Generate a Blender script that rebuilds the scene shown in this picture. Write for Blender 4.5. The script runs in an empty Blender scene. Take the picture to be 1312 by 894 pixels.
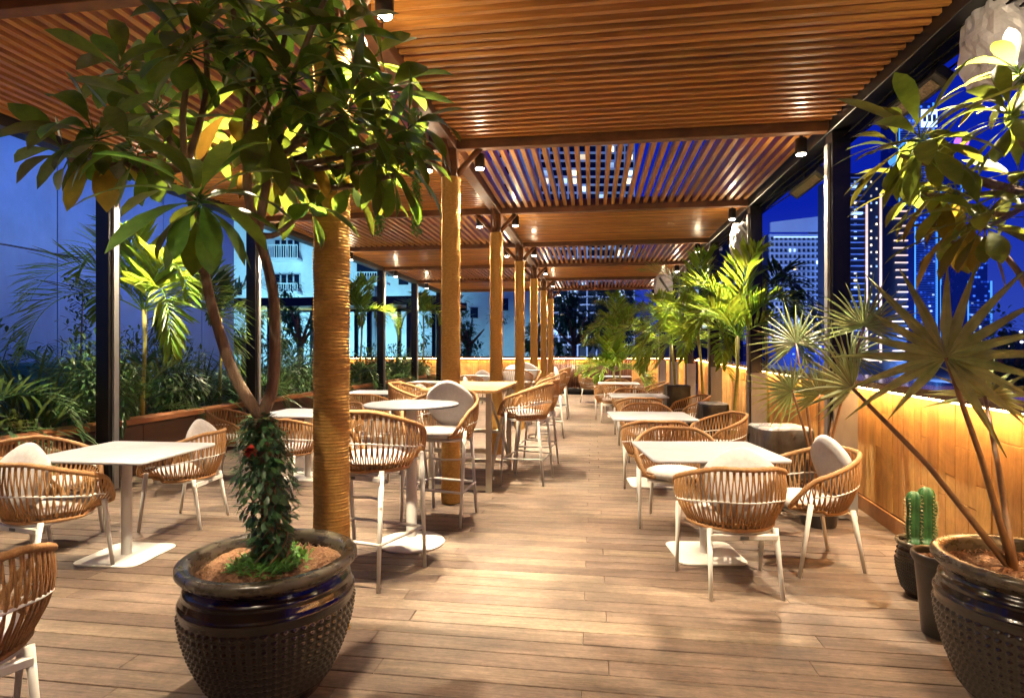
import bpy, math, random
from mathutils import Vector, Matrix
R = math.radians
rnd = random.Random(7)
sc = bpy.context.scene
C = sc.collection
# ------------------------------------------------------------------ camera
HC, F, YAW = 1.45, 740.0, R(8.0)
cam_d = bpy.data.cameras.new('camera'); cam = bpy.data.objects.new('camera', cam_d); C.objects.link(cam)
cam.location = (0, 0, HC); cam.rotation_euler = (R(90), 0, YAW)
cam_d.sensor_width = 36; cam_d.lens = 36 * F / 1312; cam_d.shift_y = 2 / 1312
cam_d.clip_start = .05; cam_d.clip_end = 3000
sc.camera = cam
# ------------------------------------------------------------------ sky (dusk, sun well below the horizon)
w = bpy.data.worlds.new('World'); sc.world = w; w.use_nodes = True
nt = w.node_tree; nt.nodes.clear()
o_ = nt.nodes.new('ShaderNodeOutputWorld'); bg = nt.nodes.new('ShaderNodeBackground')
tc = nt.nodes.new('ShaderNodeTexCoord'); sx = nt.nodes.new('ShaderNodeSeparateXYZ'); cr = nt.nodes.new('ShaderNodeValToRGB')
nt.links.new(tc.outputs['Generated'], sx.inputs[0]); nt.links.new(sx.outputs['Z'], cr.inputs[0])
e = cr.color_ramp.elements
e[0].position = 0.0; e[0].color = (.030, .065, .42, 1)
e[1].position = 1.0; e[1].color = (.0015, .006, .16, 1)
m_ = e.new(.22); m_.color = (.003, .014, .36, 1)
nt.links.new(cr.outputs[0], bg.inputs[0]); bg.inputs[1].default_value = .52
nt.links.new(bg.outputs[0], o_.inputs[0])
sc.view_settings.view_transform = 'Standard'; sc.view_settings.look = 'None'
sc.view_settings.exposure = 1.0; sc.view_settings.gamma = 1
sc.view_settings.use_curve_mapping = False
sc.cycles.max_bounces = 8; sc.cycles.diffuse_bounces = 4; sc.cycles.glossy_bounces = 3; sc.cycles.transmission_bounces = 4
sc.cycles.sample_clamp_indirect = 4
sc.cycles.use_light_tree = True
sc.cycles.use_denoising = True
# ------------------------------------------------------------------ helpers
def at(px, py, t):
    """world point at pixel of the 1312 wide photo and depth t (metres along the view)"""
    r = (px - 656) / F * t; u = (449 - py) / F * t
    return Vector((r * math.cos(YAW) - t * math.sin(YAW), t * math.cos(YAW) + r * math.sin(YAW), HC + u))
def link(o, parent=None):
    C.objects.link(o)
    if parent is not None: o.parent = parent
    return o
class MB:
    def __init__(s): s.v = []; s.f = []; s.c = []; s.sm = []
    def face(s, idx, c, smooth=False): s.f.append(idx); s.c.append(c); s.sm.append(smooth)
    def box(s, x0, x1, y0, y1, z0, z1, M=None, c=None, bev=0):
        if c is None: c = rnd.random()
        b = len(s.v)
        if bev <= 0:
            P = [(x, y, z) for z in (z0, z1) for x, y in ((x0, y0), (x1, y0), (x1, y1), (x0, y1))]
            Fc = [(3, 2, 1, 0), (4, 5, 6, 7), (0, 1, 5, 4), (1, 2, 6, 5), (2, 3, 7, 6), (3, 0, 4, 7)]
        else:   # chamfer along every edge: rings
            e = bev; P = []
            rings = [(z0, e), (z0 + e, 0), (z1 - e, 0), (z1, e)]
            for z, ins in rings:
                a = e if ins == 0 else e
                X0, X1, Y0, Y1 = x0 + ins, x1 - ins, y0 + ins, y1 - ins
                k = e * .5
                P += [(X0 + k, Y0, z), (X1 - k, Y0, z), (X1, Y0 + k, z), (X1, Y1 - k, z), (X1 - k, Y1, z), (X0 + k, Y1, z), (X0, Y1 - k, z), (X0, Y0 + k, z)]
            Fc = [tuple(range(7, -1, -1)), tuple(range(24, 32))]
            for r in range(3):
                for i in range(8):
                    j = (i + 1) % 8; Fc.append((r * 8 + i, r * 8 + j, r * 8 + 8 + j, r * 8 + 8 + i))
        for p in P:
            p = Vector(p)
            s.v.append(M @ p if M else p)
        for f in Fc: s.face(tuple(b + i for i in f), c)
        return s
    def tube(s, pts, rad, n=8, closed=False, c=None, cap=True):
        if c is None: c = rnd.random()
        pts = [Vector(p) for p in pts]; N = len(pts)
        if not hasattr(rad, '__len__'): rad = [rad] * N
        b = len(s.v); up = None
        for i, p in enumerate(pts):
            a = pts[(i - 1) % N] if (closed or i > 0) else p
            d = (pts[(i + 1) % N] if (closed or i < N - 1) else p) - a
            if d.length < 1e-9: d = Vector((0, 0, 1))
            d.normalize()
            if up is None:
                up = Vector((0, 0, 1)) if abs(d.z) < .9 else Vector((1, 0, 0))
            up = up - d * up.dot(d)
            if up.length < 1e-6: up = d.orthogonal()
            up.normalize(); sd = d.cross(up)
            for k in range(n):
                an = 2 * math.pi * k / n
                s.v.append(p + (up * math.cos(an) + sd * math.sin(an)) * rad[i])
        L = N if closed else N - 1
        for i in range(L):
            i2 = (i + 1) % N
            for k in range(n):
                k2 = (k + 1) % n
                s.face((b + i * n + k, b + i * n + k2, b + i2 * n + k2, b + i2 * n + k), c, True)
        if cap and not closed:
            s.face(tuple(b + k for k in range(n - 1, -1, -1)), c); s.face(tuple(b + (N - 1) * n + k for k in range(n)), c)
        return s
    def lathe(s, prof, n=32, M=None, c=0.5, disp=None, caps=True, smooth=True, sx=1, sy=1):
        b = len(s.v)
        for (r, z) in prof:
            for k in range(n):
                an = 2 * math.pi * k / n
                rr = r + (disp(an, z, r) if disp else 0)
                p = Vector((rr * math.cos(an) * sx, rr * math.sin(an) * sy, z))
                s.v.append(M @ p if M else p)
        for i in range(len(prof) - 1):
            for k in range(n):
                k2 = (k + 1) % n
                s.face((b + i * n + k, b + i * n + k2, b + (i + 1) * n + k2, b + (i + 1) * n + k), c, smooth)
        if caps:
            s.face(tuple(b + k for k in range(n - 1, -1, -1)), c)
            s.face(tuple(b + (len(prof) - 1) * n + k for k in range(n)), c)
        return s
    def poly(s, pts, c=None, smooth=False):
        if c is None: c = rnd.random()
        b = len(s.v); s.v += [Vector(p) for p in pts]; s.face(tuple(range(b, b + len(pts))), c, smooth); return s
    def grid(s, rows, c=None, smooth=True):
        if c is None: c = rnd.random()
        b = len(s.v); n = len(rows[0])
        for r in rows: s.v += [Vector(p) for p in r]
        for i in range(len(rows) - 1):
            for k in range(n - 1):
                s.face((b + i * n + k, b + i * n + k + 1, b + (i + 1) * n + k + 1, b + (i + 1) * n + k), c, smooth)
        return s
    def slab(s, outline, z0, z1, c=.5, bev=.003):
        n = len(outline); b = len(s.v)
        cx = sum(p[0] for p in outline) / n; cy = sum(p[1] for p in outline) / n
        for z, k in ((z0, bev), (z0 + bev, 0), (z1 - bev, 0), (z1, bev)):
            for x, y in outline:
                d = math.hypot(x - cx, y - cy) or 1
                s.v.append(Vector((x - (x - cx) / d * k, y - (y - cy) / d * k, z)))
        for r in range(3):
            for i in range(n):
                j = (i + 1) % n; s.face((b + r * n + i, b + r * n + j, b + r * n + n + j, b + r * n + n + i), c, n > 16)
        s.face(tuple(b + i for i in range(n - 1, -1, -1)), c); s.face(tuple(b + 3 * n + i for i in range(n)), c)
        return s
    def mesh(s, name, mat):
        me = bpy.data.meshes.new(name); me.from_pydata([tuple(p) for p in s.v], [], s.f)
        me.polygons.foreach_set('use_smooth', s.sm)
        at_ = me.attributes.new('rnd', 'FLOAT', 'FACE'); at_.data.foreach_set('value', s.c)
        me.materials.append(mat); me.update(); return me
    def build(s, name, mat, parent=None):
        return link(bpy.data.objects.new(name, s.mesh(name, mat)), parent)
def tag(o, label=None, cat=None, group=None, kind=None):
    if label: o['label'] = label
    if cat: o['category'] = cat
    if group: o['group'] = group
    if kind: o['kind'] = kind
    return o
def thing(name, label, cat, loc=(0, 0, 0), rz=0, group=None):
    o = bpy.data.objects.new(name, None); o.location = loc; o.rotation_euler = (0, 0, rz); o.empty_display_size = .1
    C.objects.link(o); return tag(o, label, cat, group)
def copy_tree(o, parent=None):
    c = o.copy(); C.objects.link(c)
    if parent is not None: c.parent = parent
    for ch in list(o.children): copy_tree(ch, c)
    return c
def rrect(w, h, r, n=6):
    pts = []
    for cx, cy, a0 in ((w / 2 - r, h / 2 - r, 0), (-w / 2 + r, h / 2 - r, 90), (-w / 2 + r, -h / 2 + r, 180), (w / 2 - r, -h / 2 + r, 270)):
        for i in range(n + 1):
            a = R(a0 + 90 * i / n); pts.append((cx + r * math.cos(a), cy + r * math.sin(a)))
    return pts
def T(x, y, z): return Matrix.Translation((x, y, z))
def Rm(a, ax): return Matrix.Rotation(a, 4, ax)
# ------------------------------------------------------------------ materials
def mat(name, c1, c2=None, rough=.5, scale=(8, 8, 8), detail=4, bump=0, bscale=None, rvar=0.0, metal=0, spec=.5, trans=0, coat=0, sheen=0, hue=None):
    m = bpy.data.materials.new(name); m.use_nodes = True; t = m.node_tree; N = t.nodes; L = t.links
    b = N['Principled BSDF']; b.inputs['Roughness'].default_value = rough; b.inputs['Metallic'].default_value = metal
    b.inputs['Specular IOR Level'].default_value = spec
    if coat: b.inputs['Coat Weight'].default_value = coat; b.inputs['Coat Roughness'].default_value = .12
    if sheen: b.inputs['Sheen Weight'].default_value = sheen
    c2 = c2 or tuple(x * .75 for x in c1)
    tcn = N.new('ShaderNodeTexCoord'); mp = N.new('ShaderNodeMapping'); mp.inputs['Scale'].default_value = scale
    L.new(tcn.outputs['Object'], mp.inputs[0])
    nz = N.new('ShaderNodeTexNoise'); nz.inputs['Scale'].default_value = 1; nz.inputs['Detail'].default_value = detail
    nz.inputs['Roughness'].default_value = .6
    L.new(mp.outputs[0], nz.inputs['Vector'])
    ramp = N.new('ShaderNodeValToRGB'); ramp.color_ramp.elements[0].position = .3; ramp.color_ramp.elements[1].position = .7
    ramp.color_ramp.elements[0].color = (*c2, 1); ramp.color_ramp.elements[1].color = (*c1, 1)
    L.new(nz.outputs['Fac'], ramp.inputs[0]); col = ramp.outputs[0]
    if rvar or hue:
        a = N.new('ShaderNodeAttribute'); a.attribute_name = 'rnd'
        mr = N.new('ShaderNodeMapRange'); mr.inputs['To Min'].default_value = 1 - rvar; mr.inputs['To Max'].default_value = 1 + rvar
        L.new(a.outputs['Fac'], mr.inputs[0])
        h = N.new('ShaderNodeHueSaturation'); L.new(mr.outputs[0], h.inputs['Value']); L.new(col, h.inputs['Color'])
        if hue:
            mh = N.new('ShaderNodeMapRange'); mh.inputs['To Min'].default_value = .5 - hue; mh.inputs['To Max'].default_value = .5 + hue
            L.new(a.outputs['Fac'], mh.inputs[0]); L.new(mh.outputs[0], h.inputs['Hue'])
        # shift the noise per piece so neighbouring boards do not share grain
        cx = N.new('ShaderNodeVectorMath'); cx.operation = 'MULTIPLY_ADD'
        cb = N.new('ShaderNodeCombineXYZ'); L.new(a.outputs['Fac'], cb.inputs[0]); L.new(a.outputs['Fac'], cb.inputs[1]); L.new(a.outputs['Fac'], cb.inputs[2])
        L.new(cb.outputs[0], cx.inputs[0]); cx.inputs[1].default_value = (37, 53, 71); L.new(mp.outputs[0], cx.inputs[2])
        L.new(cx.outputs[0], nz.inputs['Vector'])
        col = h.outputs[0]
    L.new(col, b.inputs['Base Color'])
    rr = N.new('ShaderNodeMapRange'); rr.inputs['To Min'].default_value = max(.03, rough - .1); rr.inputs['To Max'].default_value = min(1, rough + .1)
    L.new(nz.outputs['Fac'], rr.inputs[0]); L.new(rr.outputs[0], b.inputs['Roughness'])
    if bump:
        n2 = N.new('ShaderNodeTexNoise'); n2.inputs['Scale'].default_value = 1; n2.inputs['Detail'].default_value = 5
        m2 = N.new('ShaderNodeMapping'); m2.inputs['Scale'].default_value = bscale or tuple(x * 4 for x in scale)
        L.new(tcn.outputs['Object'], m2.inputs[0]); L.new(m2.outputs[0], n2.inputs['Vector'])
        bp = N.new('ShaderNodeBump'); bp.inputs['Strength'].default_value = bump; bp.inputs['Distance'].default_value = .01
        L.new(n2.outputs['Fac'], bp.inputs['Height']); L.new(bp.outputs[0], b.inputs['Normal'])
    if trans:
        tr = N.new('ShaderNodeBsdfTranslucent'); hs = N.new('ShaderNodeHueSaturation'); hs.inputs['Saturation'].default_value = 1.05; hs.inputs['Value'].default_value = 2.2
        hs.inputs['Hue'].default_value = .47
        L.new(col, hs.inputs['Color']); L.new(hs.outputs[0], tr.inputs['Color'])
        mx = N.new('ShaderNodeMixShader'); mx.inputs[0].default_value = trans
        L.new(b.outputs[0], mx.inputs[1]); L.new(tr.outputs[0], mx.inputs[2]); L.new(mx.outputs[0], N['Material Output'].inputs[0])
    return m
def emit(name, col, s):
    m = bpy.data.materials.new(name); m.use_nodes = True; b = m.node_tree.nodes['Principled BSDF']
    b.inputs['Base Color'].default_value = (*col, 1); b.inputs['Emission Color'].default_value = (*col, 1); b.inputs['Emission Strength'].default_value = s
    N = m.node_tree.nodes; L = m.node_tree.links; a = N.new('ShaderNodeAttribute'); a.attribute_name = 'rnd'
    p = N.new('ShaderNodeMath'); p.operation = 'POWER'; p.inputs[1].default_value = 2; L.new(a.outputs['Fac'], p.inputs[0])
    q = N.new('ShaderNodeMath'); q.operation = 'MULTIPLY_ADD'; q.inputs[1].default_value = 3.6 * s; q.inputs[2].default_value = .1 * s; L.new(p.outputs[0], q.inputs[0]); L.new(q.outputs[0], b.inputs['Emission Strength'])
    return m
M = dict(
 deck=mat('deck_board', (.262, .186, .132), (.110, .074, .050), .5, (2.2, 26, 26), 6, .25, (5, 90, 90), .20, hue=.008),
 slat=mat('slat_wood', (.76, .37, .085), (.44, .17, .032), .42, (2.5, 30, 30), 5, .1, None, .22, coat=.15),
 slaty=mat('slat_wood_lengthwise', (.76, .37, .085), (.44, .17, .032), .42, (30, 2.5, 30), 5, .1, None, .22, coat=.15),
 beam=mat('beam_wood', (.22, .09, .03), (.10, .038, .013), .5, (6, 6, 14), 5, .1, rvar=.1),
 blackpaint=mat('black_steel', (.012, .011, .012), (.006, .006, .007), .38, (6, 6, 6), 3),
 cable=mat('rubber_cable', (.01, .01, .01), None, .9, spec=.1),
 palestrip=mat('painted_post_light', (.34, .34, .34), (.26, .26, .26), .4, (9, 9, 3), 3),
 rope=mat('rope_winding', (.80, .49, .13), (.60, .33, .07), .85, (40, 40, 60), 4, .25, (120, 120, 300), .10),
 wicker=mat('tan_rope', (.49, .26, .095), (.31, .15, .05), .62, (90, 90, 90), 3, .4, (300, 300, 300), .12),
 white=mat('white_powder_coat', (.80, .77, .70), (.72, .69, .62), .42, (5, 5, 5), 3),
 cream=mat('cream_paint', (.70, .66, .50), (.6, .56, .42), .45, (5, 5, 5), 3),
 top=mat('table_laminate', (.50, .49, .51), (.43, .42, .44), .32, (3, 3, 3), 6),
 greytop=mat('grey_laminate', (.13, .13, .14), (.10, .10, .11), .5, (5, 5, 5), 5),
 woodtop=mat('oak_top', (.62, .36, .13), (.48, .25, .08), .45, (20, 2.5, 10), 5, .1),
 cushion=mat('cushion_fabric', (.60, .56, .53), (.50, .46, .44), .95, (40, 40, 40), 4, .4, (400, 400, 400), sheen=.4),
 seatc=mat('seat_fabric', (.66, .62, .58), (.55, .51, .47), .95, (40, 40, 40), 4, .4, (400, 400, 400), sheen=.4),
 glaze=mat('brown_glaze', (.010, .006, .004), (.006, .004, .003), .2, (9, 9, 9), 4, .06, (25, 25, 25), coat=.6),
 rim=mat('worn_glaze_rim', (.10, .085, .055), (.035, .027, .018), .28, (14, 14, 30), 5, .1, coat=.4),
 darkpot=mat('dark_clay', (.03, .024, .02), (.015, .012, .011), .35, (9, 9, 9), 4, .1, coat=.3),
 soil=mat('coco_soil', (.30, .15, .065), (.12, .055, .025), .95, (60, 60, 60), 6, 1, (120, 120, 120), .35),
 bark=mat('smooth_bark', (.30, .20, .12), (.13, .085, .05), .8, (26, 26, 9), 7, 1, (60, 60, 20)),
 leaf=mat('plumeria_leaf', (.085, .150, .020), (.040, .080, .012), .36, (14, 14, 14), 3, .12, (40, 40, 40), .35, trans=.40, hue=.035),
 leafold=mat('yellowing_leaf', (.30, .24, .03), (.16, .15, .02), .4, (14, 14, 14), 3, 0, None, .3, trans=.35, hue=.03),
 leafr=mat('olive_leaf', (.16, .20, .03), (.08, .11, .018), .38, (14, 14, 14), 3, .1, (40, 40, 40), .4, trans=.42, hue=.035),
 palm=mat('palm_leaflet', (.20, .32, .035), (.10, .20, .022), .38, (10, 10, 10), 3, 0, None, .35, trans=.35, hue=.025),
 palmdark=mat('shrub_leaf', (.07, .14, .035), (.03, .07, .02), .4, (10, 10, 10), 3, 0, None, .45, trans=.25, hue=.03),
 fan=mat('fan_leaf', (.28, .33, .12), (.14, .19, .055), .42, (10, 10, 10), 3, 0, None, .3, trans=.28, hue=.03),
 cane=mat('palm_cane', (.36, .34, .08), (.22, .22, .06), .5, (6, 6, 40), 4, .2),
 petiole=mat('petiole', (.26, .14, .06), (.14, .08, .04), .5, (9, 9, 20), 4),
 ivy=mat('ivy_leaf', (.07, .16, .05), (.03, .08, .03), .35, (20, 20, 20), 3, 0, None, .5, trans=.2, hue=.03),
 bright=mat('moss_leaf', (.10, .26, .04), (.06, .16, .03), .5, (20, 20, 20), 3, 0, None, .4, trans=.3),
 red=mat('red_petal', (.45, .03, .012), (.3, .02, .01), .6, (20, 20, 20), 3, 0, None, .3),
 cactus=mat('cactus_skin', (.045, .15, .04), (.025, .08, .025), .5, (20, 20, 20), 3, .2),
 spine=mat('cactus_areole', (.6, .58, .3), None, .7),
 wallboard=mat('cladding_board', (.74, .44, .15), (.58, .31, .09), .6, (16, 16, 3), 6, .35, (60, 60, 14), .09, hue=.006),
 skirting=mat('skirting_board', (.42, .20, .07), (.30, .13, .045), .5, (3, 12, 12), 4, .1),
 ledge=mat('dark_counter', (.06, .022, .012), (.035, .014, .009), .22, (4, 3, 9), 4, coat=.5),
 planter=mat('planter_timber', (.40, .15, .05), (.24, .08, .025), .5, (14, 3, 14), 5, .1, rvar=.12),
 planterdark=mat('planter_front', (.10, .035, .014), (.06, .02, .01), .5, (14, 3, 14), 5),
 bluewall=mat('satin_wall_panel', (.22, .38, .62), (.17, .32, .56), .42, (.6, .6, .6), 5, rvar=.05),
 joint=mat('panel_joint', (.02, .022, .03), None, .6),
 render=mat('white_render', (.70, .72, .72), (.62, .64, .64), .8, (1, 1, 1), 5),
 darkrender=mat('dark_facade', (.03, .035, .05), (.02, .025, .035), .4, (.3, .3, .3), 4),
 glassdark=mat('dark_glass', (.012, .018, .03), (.008, .012, .02), .08, (1, 1, 1), 2),
 concrete=mat('grey_ground', (.10, .10, .10), (.06, .06, .06), .9, (.05, .05, .05), 6),
 plastic=mat('white_wrap', (.62, .61, .62), (.42, .41, .42), .3, (7, 7, 7), 5, .8, (16, 16, 16), .15),
 silver=mat('silver_cover', (.55, .55, .54), (.46, .46, .46), .26, (5, 5, 5), 4, .6, (11, 11, 11), .1, metal=.35),
 greycover=mat('grey_cover', (.16, .16, .155), (.035, .035, .035), .3, (6, 6, 4), 5, .6, (14, 14, 9)),
 blackcover=mat('black_cover', (.02, .02, .022), (.01, .01, .011), .4, (8, 8, 8), 4, .8, (14, 14, 14)),
 galv=mat('grey_fibre_pot', (.14, .15, .15), (.09, .095, .10), .6, (14, 14, 8), 5, .2),
 brush=mat('dark_stick', (.17, .065, .03), (.08, .03, .015), .7, (20, 20, 5), 4, rvar=.35),
 mesh=mat('heater_grille', (.34, .25, .13), (.10, .07, .04), .35, (60, 60, 60), 3, .5, (200, 200, 200), metal=.6),
 teal=mat('teal_cover', (.05, .20, .20), (.035, .14, .15), .6, (3, 3, 3), 4),
 terracotta=mat('terracotta', (.38, .15, .07), (.28, .1, .05), .8, (9, 9, 9), 4),
 tower=mat('tower_concrete', (.50, .55, .66), (.42, .46, .58), .8, (.08, .08, .08), 4),
 # lights
 led=emit('led_strip_glow', (1, .53, .19), 62), lens=emit('lamp_glow', (1, .86, .66), 30),
 winwarm=emit('lit_window_warm', (1, .80, .48), .7), wincool=emit('lit_window_cool', (.55, .78, 1), .5), winblue=emit('lit_window_blue', (.06, .22, 1), .3),
 stripewarm=emit('facade_light_line', (1, .66, .46), .5), stripeblue=emit('facade_blue_line', (.10, .42, 1), .5),
 streetglow=emit('far_street_lamp', (.9, .9, 1), 1.6), signglow=emit('sign_face', (.45, .62, 1), 1.2), purple=emit('purple_sign', (.35, .10, .9), 1.2),
)
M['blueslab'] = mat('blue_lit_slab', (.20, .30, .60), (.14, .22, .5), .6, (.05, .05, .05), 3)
def stain(m, scale, lo, hi, sc3=(1, 1, 1), dark=.55):
    """worn and dirty patches with a shape of their own"""
    t = m.node_tree; N = t.nodes; L = t.links; b = N['Principled BSDF']; src = b.inputs['Base Color'].links[0].from_socket
    tcn = N.new('ShaderNodeTexCoord'); mp = N.new('ShaderNodeMapping'); mp.inputs['Scale'].default_value = sc3; L.new(tcn.outputs['Object'], mp.inputs[0])
    nz = N.new('ShaderNodeTexNoise'); nz.inputs['Scale'].default_value = scale; nz.inputs['Detail'].default_value = 8; nz.inputs['Roughness'].default_value = .68; nz.inputs['Distortion'].default_value = .6
    L.new(mp.outputs[0], nz.inputs['Vector']); mr = N.new('ShaderNodeMapRange'); mr.inputs['From Min'].default_value = lo; mr.inputs['From Max'].default_value = hi; mr.inputs['To Min'].default_value = dark; mr.inputs['To Max'].default_value = 1.12
    L.new(nz.outputs['Fac'], mr.inputs[0]); h = N.new('ShaderNodeHueSaturation'); L.new(mr.outputs[0], h.inputs['Value']); L.new(src, h.inputs['Color']); L.new(h.outputs[0], b.inputs['Base Color'])
stain(M['deck'], 1.6, .36, .6, dark=.62); stain(M['deck'], 26, .38, .62, (1, 2.5, 1), .78)
stain(M['bluewall'], .5, .3, .65, (1, 1, .5), .72); stain(M['wallboard'], 3, .35, .6, dark=.75); stain(M['top'], 4, .3, .6, dark=.9); stain(M['render'], .4, .3, .6, dark=.8)
YN = [2.85 + 2.6 * i if i < 1 else 5.40 + 2.62 * (i - 1) for i in range(-2, 8)]   # beam lines
YN[1] = .22; YN[0] = -2.4
XC, XR, XL = -1.35, 2.12, -5.03
# ------------------------------------------------------------------ ground and deck
g = MB().box(-1500, 1500, -300, 2500, -12.4, -12, c=.5).build('ground', M['concrete']); tag(g, kind='structure')
dk = MB(); yy = -3.4; row = 0; PW = .128
while yy < 21.6:
    off = -9.5 + (row % 2) * 1.05 + (.12 if row % 4 > 1 else 0)
    x = off
    while x < 4.6:
        L_ = 2.1
        if x + L_ > -5.6: dk.box(x + .0015, x + L_ - .0015, yy + .0035, yy + PW - .0035, -.03, rnd.uniform(-.0012, 0), c=rnd.random(), bev=.002)
        x += L_
    yy += PW; row += 1
tag(dk.build('deck', M['deck']), kind='structure')
sub = MB().box(-11.5, 4.6, -3.5, 30, -.5, -.034, c=.5).build('terrace_slab', M['blackpaint']); tag(sub, kind='structure')
# ------------------------------------------------------------------ pergola
perg = thing('pergola', 'timber slat pergola roofing the whole deck on rope-wrapped and black posts', 'pergola')
def post_parts(x, y, side):
    p = MB().box(x - .075, x + .075, y - .075, y + .075, 0, 3.35, c=.5, bev=.006).build('post', M['blackpaint'], perg)
    return p
for i in range(1, 9):
    y = YN[i]
    if i >= 1:
        p = post_parts(XL, y, -1)
        if i in (3,): pass
        MB().box(XL + .077, XL + .10, y - .03, y + .03, 0.01, 3.33, c=.5).build('painted_edge_light', M['palestrip'], p)
        p = post_parts(XR, y, 1)
        MB().box(XR - .10, XR - .077, y - .035, y + .035, 0.01, 3.25, c=.5).build('painted_edge_light', M['palestrip'], p)  # pale strips on the posts paint light caught along their edges
        MB().box(XR - .073, XR + .12, y - .105, y - .079, .01, 1.16, c=.5, bev=.004).build('painted_lower_glow', M['palestrip'], p)  # pale plate paints the LED light on the lower post
# rope columns
def rope_prof(z0, z1, r, pitch=.0165, amp=.0045):
    pr = []; z = z0
    while z < z1:
        for q in (0, .25, .5, .75): pr.append((r + amp * abs(math.sin(math.pi * (q))), z + q * pitch))
        z += pitch
    return pr
def rope_disp(an, z, r): return .0016 * math.sin(z * 997 + an) + .0012 * math.sin(an * 14 + z * 380) + .002 * math.sin(z * 23 + an * 2)
rope_mesh = MB().lathe(rope_prof(.0, 3.1, .088), 36, disp=rope_disp).mesh('rope_column', M['rope'])
cap_mesh = MB().box(-.07, .07, -.07, .07, 3.1, 3.36, c=.4, bev=.006).mesh('capital', M['beam'])
for i in range(2, 9):
    c = link(bpy.data.objects.new('rope_column', rope_mesh), perg); c.location = (XC, YN[i], 0); c.rotation_euler.z = i * 1.3
    k = link(bpy.data.objects.new('capital', cap_mesh), perg); k.location = (XC, YN[i], 0)
    for s in (-1, 1):
        b = MB()
        b.tube([(s * .05, 0, 3.12), (s * .30, 0, 3.39)], .032, 4, c=.7)
        br = b.build('brace', M['beam'], perg); br.location = (XC, YN[i], 0)
        b = MB(); b.tube([(0, s * .05, 3.12), (0, s * .30, 3.39)], .032, 4, c=.7)
        br = b.build('brace', M['beam'], perg); br.location = (XC, YN[i], 0)
# cross beams and lengthwise beams
for i in range(0, 9):
    y = YN[i]
    MB().box(XL + .09, XC - .07, y - .045, y + .045, 3.36, 3.53, bev=.004).build('beam', M['beam'], perg)
    MB().box(XC + .07, XR - .09, y - .045, y + .045, 3.36, 3.53, bev=.004).build('beam', M['beam'], perg)
MB().box(XC - .06, XC + .06, YN[0], YN[8] + .05, 3.37, 3.56, c=.6, bev=.004).build('long_beam', M['beam'], perg)
for x, wo in ((XL, .085), (XR, .20)):
    MB().box(x - .085, x + wo, YN[0], YN[8] + .09, 3.352, 3.60, c=.5, bev=.005).build('edge_beam', M['blackpaint'], perg)
pz0, pz1 = 3.435, 3.525
for i in range(0, 8):
    ya, yb = YN[i] + .05, YN[i + 1] - .05
    for side in (0, 1):
        xa, xb = (XL + .09, XC - .065) if side == 0 else (XC + .065, XR - .09)
        alongx = (i % 2 == 0) if side == 1 else (i % 2 == 1)
        b = MB()
        if alongx:
            n = int((yb - ya) / .098)
            for k in range(n):
                y = ya + (k + .5) * (yb - ya) / n; j = rnd.uniform(-.003, .003)
                b.box(xa, xb, y - .0175 + j, y + .0175 + j, pz0, pz1 + rnd.uniform(-.004, .004))
            for x in (xa + .8, xb - .8): b.box(x - .02, x + .02, ya, yb, pz1 + .006, pz1 + .05)
            b.build('slat_panel', M['slat'], perg)
        else:
            n = int((xb - xa) / .104)
            for k in range(n):
                x = xa + (k + .5) * (xb - xa) / n; j = rnd.uniform(-.003, .003)
                b.box(x - .023 + j, x + .023 + j, ya, yb, pz0, pz1 + rnd.uniform(-.004, .004))
            b.build('slat_panel', M['slaty'], perg)
rw = thing('sky_blocker', 'unseen brown wall added behind the camera to block the sky', 'wall', (0, -3.6, 0))  # added out of view to keep blue sky reflections off the pots
MB().box(-9, 6, -.3, 0, 0, 4.2, c=.5).build('wall', M['planter'], rw)
# second pergola wing to the left, far end
wing = thing('pergola', 'lower pergola wing running off to the left behind the palms at the far end', 'pergola')
for x in (-12, -10, -8.1, -6.6):
    MB().box(x - .07, x + .07, 20.1, 20.24, 0, 3.1, c=.5).build('post', M['blackpaint'], wing)
    MB().box(x - .07, x + .07, 23.4, 23.54, 0, 3.1, c=.5).build('post', M['blackpaint'], wing)
for y in (20.17, 23.47): MB().box(-14, -5.2, y - .08, y + .08, 3.1, 3.42, c=.5).build('edge_beam', M['blackpaint'], wing)
b = MB()
for k in range(32): b.box(-14, -5.2, 20.28 + k * .098, 20.33 + k * .098, 3.2, 3.28)
b.build('slat_panel', M['slat'], wing)
# ------------------------------------------------------------------ lamps
def make_spot():
    t = thing('spotlight', 'x', 'spotlight', (0, 0, 0))
    MB().lathe([(.001, .0), (.048, .0), (.05, .005), (.05, .13), (.046, .135), (.001, .135)], 20, c=.5).build('housing', M['blackpaint'], t)
    MB().lathe([(.038, -.012), (.04, -.004)], 20, c=.5).build('lens', M['lens'], t)
    MB().box(-.012, .012, -.012, .012, .135, .20, c=.5).build('bracket', M['blackpaint'], t)
    return t
sp0 = make_spot()
WARM = (1.0, .82, .58)
def ordn(i): return ['first', 'second', 'third', 'fourth', 'fifth', 'sixth', 'seventh', 'eighth', 'ninth'][i]
spot_l = bpy.data.lights.new('spot_beam', 'SPOT'); spot_l.energy = 400; spot_l.color = WARM; spot_l.spot_size = R(92); spot_l.spot_blend = .6; spot_l.shadow_soft_size = .018
spot_dim = spot_l.copy(); spot_dim.energy = 60; spot_dim.spot_size = R(125)
ceil_fill = bpy.data.lights.new('added_ceiling_fill', 'POINT'); ceil_fill.energy = 5; ceil_fill.color = (1, .76, .48); ceil_fill.shadow_soft_size = .04  # extra point light added below each lamp to brighten the ceiling slats
first = True
cols = [(-4.72, 'under the left edge'), (XC - .27, 'left of the rope column'), (XC + .25, 'right of the rope column'), (XR - .25, 'under the right edge')]
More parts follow.
